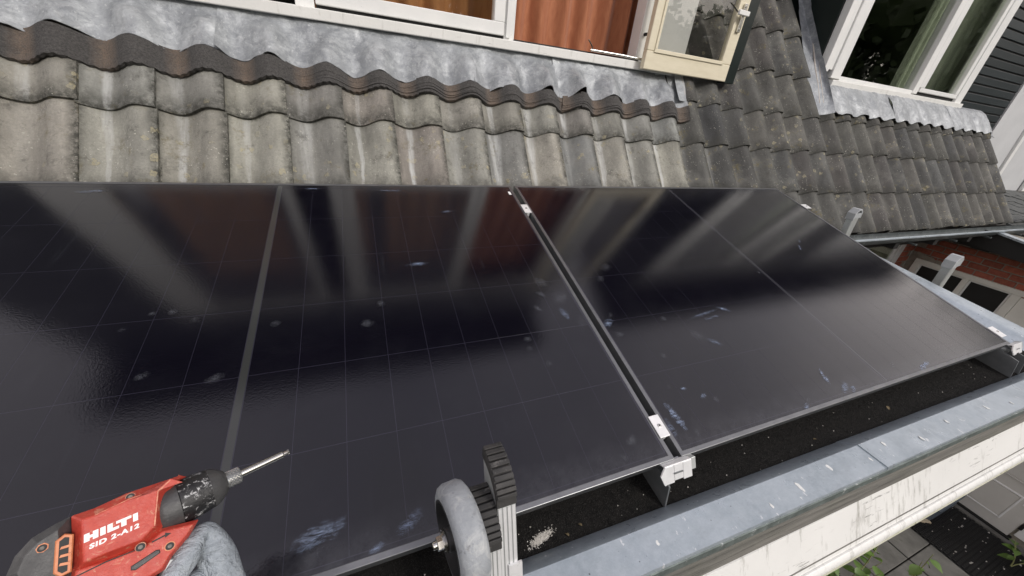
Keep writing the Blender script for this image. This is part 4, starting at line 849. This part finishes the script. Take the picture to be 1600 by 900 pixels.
# ---- plants
LMS = [leaf_mesh('leaf', 'leaf', .085, .062, c) for c in (.15, .4)]
fm = leaf_mesh('petal', 'flower', .045, .035, .3)
def plant(x, y, h, spread, nst, nlf, label, flowers=0, pot=False, seed=0):
    q = random.Random(seed); t = thing('plant', (x, y, GZ), label, 'plant', None)
    if pot: part('pot', MB().lathe((x, y, GZ), (x, y, GZ + .22), [(0, .09), (.19, .125), (.19, .135), (.22, .135), (.22, .12), (.16, .11)], 24), 'terracotta', t, 40)
    for s_ in range(nst):
        a = q.uniform(0, 6.28); r = spread * q.uniform(.4, 1); hh = h * q.uniform(.65, 1); b = .15 if pot else 0
        pts = [Vector((x + math.cos(a) * r * (k / 5) ** 1.5, y + math.sin(a) * r * (k / 5) ** 1.5, GZ + b + (hh - b) * (k / 5) ** .9)) for k in range(6)]
        part('stem', MB().tube(pts, [.005, .0045, .004, .0035, .003, .002], 6), 'stem', t, True)
        for l in range(nlf):
            f = q.uniform(.25, 1); k = min(4, int(f * 5)); p = pts[k].lerp(pts[k + 1], f * 5 - k)
            m4 = Matrix.Translation(p) @ Matrix.Rotation(q.uniform(0, 6.28), 4, 'Z') @ Matrix.Rotation(q.uniform(-.9, .3), 4, 'X') @ Matrix.Scale(q.uniform(.6, 1.2), 4)
            inst('leaf', LMS[l % 2], m4, t)
        if s_ < flowers:
            for k in range(5): inst('petal', fm, Matrix.Translation(pts[-1]) @ Matrix.Rotation(k * 1.257, 4, 'Z') @ Matrix.Rotation(.5, 4, 'X'), t)
plant(2.50, -.09, .75, .26, 12, 10, 'leafy green potted plant with a red flower below the gutter', 1, True, 1)
plant(3.05, -.07, .55, .10, 2, 7, 'thin trailing plant on the slabs below the gutter', 0, False, 2)
plant(3.35, -.26, .62, .06, 2, 3, 'single upright shoot with pale green leaves over the slabs', 0, False, 3)
plant(4.80, -.52, .30, .20, 3, 4, 'low plant with rounded leaves creeping on the black mat', 0, False, 4)

# ---- impact driver held above the left panel
KD = .0019
DO = CAMPOS + Vector((-.428, .549, -.718)) * .57
ex, ey, ez = Vector((.862, .007, -.507)), Vector((.273, .836, .476)), Vector((.428, -.549, .718))
DM = Matrix(((ex.x * KD, ey.x * KD, ez.x * KD, DO.x), (ex.y * KD, ey.y * KD, ez.y * KD, DO.y), (ex.z * KD, ey.z * KD, ez.z * KD, DO.z), (0, 0, 0, 1)))
def dpart(name, mb, mat, par, smooth=False, bevel=0):
    m2 = MB(); m2.v = [tuple(DM @ Vector(p)) for p in mb.v]; m2.f = mb.f
    return part(name, m2, mat, par, smooth, bevel)
drl = thing('impact_driver', DM @ Vector((0, -70, 0)), 'scuffed red and black cordless impact driver held over the left panel', 'power tool')
def inset(poly, d):
    a = sum(poly[i][0] * poly[(i + 1) % len(poly)][1] - poly[(i + 1) % len(poly)][0] * poly[i][1] for i in range(len(poly))); sgn = 1 if a > 0 else -1
    out = []
    for i, p in enumerate(poly):
        p0, p2 = Vector(poly[i - 1]), Vector(poly[(i + 1) % len(poly)]); p1 = Vector(p); e1 = (p1 - p0).normalized(); e2 = (p2 - p1).normalized()
        n1 = Vector((-e1.y, e1.x)) * sgn; n2 = Vector((-e2.y, e2.x)) * sgn; n = (n1 + n2); n = n / max(.6, n.length) ; k = d / max(.55, n.dot(n1)); out.append(tuple(p1 + n * k))
    return out
def shell(poly, w0, w1, ch, iw):
    i = inset(poly, iw); r = [[(a, b, w0) for a, b in i], [(a, b, w0 + ch) for a, b in poly], [(a, b, w1 - ch) for a, b in poly], [(a, b, w1) for a, b in i]]
    return MB().loft(r)
UP = [(-24.7, 2.1), (-18.3, 5.4), (-9.2, 12.3), (8.5, 21.4), (10.5, 21.0), (6.2, 13.0), (11.2, -2.2), (7.5, -10.2), (-4, -15.5), (-13.2, -20.5)]
body = dpart('body_shell', shell(UP, -14, 14, 5.5, 3.4), 'red', drl, bevel=.0012)
AR = [(-15, -18), (-4, -14.2), (7.0, -9.2), (10.5, -3.2), (25.2, 1.0), (24.0, -6.5), (20.2, -15.2), (19.6, -20.6), (15.2, -24), (14, -27), (-12, -27)]
arm = dpart('handle_shell', shell(AR, -11, 11.5, 3, 1.6), 'red', drl, bevel=.001)
RE = [(-24.9, 2.0), (-28.5, -1.0), (-33.2, -6.3), (-35.0, -13), (-34.0, -20), (-30, -25), (-13, -25), (-13.2, -20.3)]
dpart('rear_cap', shell(RE, -13.2, 13.4, 5.5, 3.4), 'drill_black', drl, bevel=.0012)
A0 = Vector((7.3, 4.4, 0)); AD = Vector((.832, .555, 0))
def lat(prof, seg=40): return MB().lathe(A0, A0 + AD * 10, prof, seg)
dpart('nose_collar', lat([(-2.5, 10.2), (0, 11.9), (2.0, 12.4), (7.8, 12.5), (8.0, 12.0)]), 'drill_black', drl, 40)
dpart('nose_barrel', lat([(7.8, 11.6), (8.2, 12.1), (15, 11.9), (21.5, 11.0), (21.8, 10.6)]), 'paint_black', drl, 40)
dpart('nose_cone', lat([(21.2, 10.4), (21.6, 11.2), (24.5, 10.2), (27.4, 8.0), (29.2, 6.0), (29.6, 4.6)]), 'drill_black', drl, 40)
col = MB()
for k in range(28):
    a = 2 * math.pi * k / 28; u = Vector((-.555, .832, 0)) * math.cos(a) + Vector((0, 0, 1)) * math.sin(a); v = AD.cross(u)
    for j in range(4):
        c = A0 + AD * (30.2 + j * 1.6 + (k % 2) * .8) + u * 4.6
        if 29.9 < (c - A0).dot(AD) < 36.2: col.loft([[c + AD * sx * .75 + v * sy * .5 for sx, sy in ((-1, 0), (0, -1), (1, 0), (0, 1))], [c + u * .32 + AD * sx * .3 + v * sy * .2 for sx, sy in ((-1, 0), (0, -1), (1, 0), (0, 1))]])
ck = dpart('bit_collar', lat([(29.3, 4.2), (29.6, 4.7), (36.0, 4.7), (36.6, 4.2), (36.7, 1.6)], 36), 'rail', drl, 40)
dpart('collar_knurl', col, 'steel', ck)
bit = dpart('driver_bit', lat([(36.0, 2.25), (60, 2.2), (60.6, 1.7), (63.6, 1.35), (64.2, .9)], 18), 'steel', drl, 30)
tor = MB()
for k in range(6):
    a = k * math.pi / 3; u = Vector((-.555, .832, 0)) * math.cos(a) + Vector((0, 0, 1)) * math.sin(a); v = AD.cross(u); c = A0 + AD * 60.8 + u * 1.05
    tor.loft([[c + AD * (s_ * 3.2) + u * e + v * f for e, f in ((-.3, -.35), (.35, -.25), (.35, .25), (-.3, .35))] for s_ in (0, 1)])
dpart('bit_tip', tor, 'steel', bit)
def ribbon(pts, w, wd, mat, nm):
    mb = MB()
    for (x0, y0), (x1, y1) in zip(pts[:-1], pts[1:]):
        d = Vector((x1 - x0, y1 - y0)).normalized(); n_ = Vector((-d.y, d.x)) * wd
        mb.prism([(x0 - n_.x, y0 - n_.y), (x1 - n_.x, y1 - n_.y), (x1 + n_.x * .6, y1 + n_.y * .6), (x0 + n_.x * .6, y0 + n_.y * .6)], w - .3, w + .06, lambda a, b, q: (a, b, q))
    return dpart(nm, mb, mat, body)
ui = inset(UP, 3.4)
ribbon([ui[4], ui[5], ui[6]], 14, .32, 'scuff', 'worn_edge'); ribbon([ui[1], ui[2], (ui[2][0] + 4, ui[2][1] + 2.2)], 14, .16, 'scuff', 'worn_edge')
dpart('shell_seam', MB().prism([(-12.9, -21.4), (-4.2, -15.8), (7.3, -10.5), (7.2, -10.9), (-4.0, -16.3), (-12.7, -21.9)], 11.3, 11.75, lambda a, b, w: (a, b, w)), 'black', drl)
# rear vent with orange worn edge
VP = [(x_ * .94 + 1.0, y_ * .95) for x_, y_ in [(-27.4, -8.0), (-25.6, -5.0), (-22.4, -5.2), (-16.1, -20.0), (-18.9, -22.0), (-22.0, -20.6)]]
dpart('vent_frame', shell(VP, 12.2, 14.1, .5, .4), 'orange_edge', drl)
dpart('vent_opening', MB().prism(inset(VP, 1.25), 14.0, 14.2, lambda a, b, w: (a, b, w)), 'black', drl)
for f in (.28, .52, .76):
    a = Vector(VP[0]).lerp(Vector(VP[5]), f); b = Vector(VP[2]).lerp(Vector(VP[3]), f); a = a.lerp(b, .32); b = b.lerp(a, .12)
    dpart('vent_bar', MB().prism([(a.x, a.y - .5), (b.x, b.y - .5), (b.x, b.y + .6), (a.x, a.y + .6)], 14.1, 14.7, lambda p, q, w: (p, q, w)), 'orange_edge', drl)
def screw(x, y, w, r, mat='screw_dark', ring='black'):
    s1 = dpart('screw_recess', MB().lathe((x, y, w - .6), (x, y, w + .25), [(0, r), (.85, r)], 20), ring, drl)
    dpart('screw_head', MB().lathe((x, y, w + .1), (x, y, w + .5), [(0, r * .56), (.4, r * .5)], 16).lathe((x, y, w + .5), (x, y, w + .55), [(0, r * .25), (.05, r * .25)], 6), mat, drl)
dpart('worn_ring', MB().lathe((17.3, -10.7, 11.0), (17.3, -10.7, 11.62), [(0, 2.2), (.6, 2.1)], 20), 'orange_edge', drl)
screw(17.3, -10.7, 11.5, 1.7); dpart('worn_ring', MB().lathe((5.8, -10.6, 11.0), (5.8, -10.6, 14.0), [(0, 2.15), (3.0, 1.95)], 20), 'scuff', drl); screw(5.8, -10.7, 13.9, 1.75); dpart('worn_ring', MB().lathe((-7.2, 10.6, 9.0), (-7.2, 10.6, 12.55), [(0, 2.0), (3.5, 1.85)], 20), 'scuff', drl); screw(-7.2, 10.5, 12.5, 1.65); 
dpart('worn_ring', MB().lathe((-27.6, -9.9, 10.8), (-27.6, -9.9, 13.7), [(0, 2.1), (2.9, 1.9)], 7), 'orange_edge', drl); screw(-27.6, -10.0, 13.6, 1.45)
SLT = [(5.6, -18.4), (12.4, -12.2), (13.9, -12.0), (14.6, -13.4), (8.0, -20.0), (6.2, -20.0)]
dpart('side_button', shell(SLT, 11.2, 12.2, .4, .4), 'drill_black', drl)
ar_ = MB().prism([(9.5, -9.2), (13.6, -6.4), (13.9, -7.1), (15.6, -5.1), (13.0, -4.9), (13.3, -5.7), (9.2, -8.6)], 11.5, 11.62, lambda a, b, w: (a, b, w))
dpart('direction_arrow', ar_, 'black', drl)
# printed maker's lettering and model line, both on the red side
TA = R(31.3); tx, ty = Vector((math.cos(TA), math.sin(TA))), Vector((-math.sin(TA), math.cos(TA)))
def lt2(ox, oy, a, b, w): p = Vector((ox, oy)) + tx * a + ty * b; return (p.x, p.y, w)
LG = MB(); H = 3.5
def bar(a0, b0, a1, b1): LG.prism([(a0, b0), (a1, b0), (a1, b1), (a0, b1)], 13.9, 14.12, lambda a, b, w: lt2(-15.1, -8.5, a + b * .12, b, w))
bar(0, 0, 1.75, H); bar(1.75, 1.15, 2.75, 2.35); bar(2.75, 0, 4.5, H)            # H
bar(5.05, 0, 6.8, H)                                                            # I
bar(7.35, 0, 9.1, H); bar(9.1, 0, 11.2, 1.25)                                   # L
bar(10.2, H - 1.2, 15.4, H); bar(11.9, 0, 13.7, H - 1.2)                        # T
bar(15.95, 0, 17.7, H)                                                          # I
dpart('maker_lettering', LG, 'print_white', drl)
fc = bpy.data.curves.new('model_line', 'FONT'); fc.body = 'SID 2-A12'; fc.size = 2.75; fc.extrude = .05; fc.offset = .13; fc.space_character = 1.14
fo = bpy.data.objects.new('model_line', fc); COL.objects.link(fo); dg = bpy.context.evaluated_depsgraph_get(); tme = bpy.data.meshes.new_from_object(fo.evaluated_get(dg))
tv = [lt2(-12.2, -10.9, v.co.x * 1.24 + v.co.y * .2, v.co.y, 14.05 + v.co.z) for v in tme.vertices]; tf = [tuple(p.vertices) for p in tme.polygons]
bpy.data.objects.remove(fo); bpy.data.curves.remove(fc)
tm = MB(); tm.v = tv; tm.f = tf; dpart('model_line', tm, 'print_white', drl)
dpart('grip', shell([(-2, -22), (18.5, -23), (15, -58), (16, -66), (-14, -66), (-10, -56)], -10, 10.5, 4, 2), 'drill_black', drl, bevel=.002)
dpart('trigger', shell([(18.5, -15.5), (24.5, -15.0), (25.5, -24), (24, -33), (18, -33)], -5, 6, 1.5, 1), 'rail', drl, bevel=.001)
dpart('battery', shell([(-19, -64), (24, -64), (26, -78), (-21, -78)], -15, 15, 3, 2), 'drill_black', drl, bevel=.002)

# ---- gloved hand
hv, he, hr = [], [], []
def chain(pts, rad, root=None):
    prev = root
    for p, r in zip(pts, rad):
        hv.append(tuple(DM @ Vector(p))); hr.append(r * KD); i = len(hv) - 1
        if prev is not None: he.append((prev, i))
        prev = i
    return prev
palm = chain([(66, -52, -6)], [10]); pi_ = 0
mid = chain([(60, -42, -7)], [8.5], pi_)
chain([(52.5, -28.5, -5), (41, -14, -3), (29.6, -2.2, -2), (27.8, -12.5, 1.5), (25.2, -23, 3), (22, -30, 3)], [9.0, 8.0, 6.0, 7.2, 7.0, 5.6], mid)
chain([(47, -26, -8), (36, -13, -5)], [8.5, 6.8], mid)
kn = chain([(60, -36, -13)], [7.5], mid)
chain([(51, -36, -12), (38, -24, -9), (29, -36, 3), (20, -42, 11)], [6.2, 5.8, 5.2, 4.4], pi_)
chain([(52, -52, -12), (38, -44, -9), (27, -50, 6), (15, -54, 12)], [6.0, 5.6, 5.1, 4.3], pi_)
chain([(56, -66, -10), (40, -60, -8), (26, -62, 6), (16, -65, 12)], [5.4, 5.0, 4.6, 4.0], pi_)
th = chain([(64, -60, 6), (50, -52, 15), (32, -44, 17), (18, -36, 16)], [7.5, 6.2, 5.6, 4.6], pi_)
wr_ = chain([(80, -78, -6), (96, -104, -4), (112, -132, 0), (130, -165, 6)], [10.5, 12, 14, 16], pi_)
me = bpy.data.meshes.new('gloved_hand'); me.from_pydata(hv, he, []); me.update()
hand = link('gloved_hand', me, Matrix.Identity(4)); tag(hand, 'grey coated work glove gripping the handle of the red driver', 'hand')
sk = hand.modifiers.new('skin', 'SKIN'); sk.use_smooth_shade = True; sk.branch_smoothing = .35
for i, v in enumerate(me.skin_vertices[0].data): v.radius = (hr[i], hr[i]); v.use_root = (i == 0)
ss = hand.modifiers.new('subdivision', 'SUBSURF'); ss.levels = 2; ss.render_levels = 2
M['glove'].use_fake_user = True; me.materials.append(M['glove'])
sl = part('sleeve', MB().tube([DM @ Vector(p) for p in ((92, -98, -5), (98, -108, -3), (114, -136, 1), (136, -175, 8))], [KD * 14.5, KD * 15.5, KD * 18, KD * 20], 24), 'sleeve', None, True)
sl.parent = hand; 

# ---- unseen trees, added behind and beside the camera so the panes mirror less sky
M['tree'] = leaf_mat('added_tree_leaf', (.03, .055, .018), (.06, .09, .03))
tq = np.random.default_rng(11); NT_ = 90000
NC_ = 280; cx = tq.uniform(-34, 40, NC_); ctr = np.stack([cx, tq.uniform(-24, -15, NC_), GZ + tq.uniform(1.0, 9.0, NC_)], 1); rad = tq.uniform(1.6, 3.0, NC_)
ctr[:60, 2] = GZ + tq.uniform(-.5, 2.5, 60)
ctr[-120:, 0] = tq.uniform(26, 40, 120); ctr[-120:, 1] = tq.uniform(-24, 4, 120); ctr[-120:, 2] = GZ + tq.uniform(1.0, 11.0, 120); ctr[-30:, 2] = GZ + tq.uniform(-.5, 2.5, 30)
idx = tq.integers(0, NC_, NT_); dv = tq.normal(size=(NT_, 3)); dv /= np.linalg.norm(dv, axis=1)[:, None]
cc = ctr[idx] + dv * (rad[idx] * tq.uniform(.55, 1.05, NT_))[:, None]
Qm, _ = np.linalg.qr(tq.normal(size=(NT_, 3, 3))); sz = tq.uniform(.12, .26, NT_)
quad = np.einsum('kj,nij->nki', np.array([(-1, -.6, 0), (1, -.6, 0), (1, .6, 0), (-1, .6, 0)], float), Qm) * sz[:, None, None] + cc[:, None, :]
tmb = MB(); tmb.v = [tuple(p) for p in quad.reshape(-1, 3)]; tmb.f = [(4 * i, 4 * i + 1, 4 * i + 2, 4 * i + 3) for i in range(NT_)]
_ico = bmesh.new(); bmesh.ops.create_icosphere(_ico, subdivisions=2, radius=1); iv = [v.co.copy() for v in _ico.verts]; fi = [tuple(v.index for v in f.verts) for f in _ico.faces]; _ico.free()
for c_, r_ in zip(ctr, rad): tmb.add([Vector(c_) + v * float(r_) * (.72 + .16 * mnoise.noise(v * 2 + Vector(c_))) for v in iv], fi)
tl = part('added_tree_line', tmb, 'tree'); tag(tl, 'unseen dark green trees added out of view to darken the window reflections', 'trees', kind='stuff')
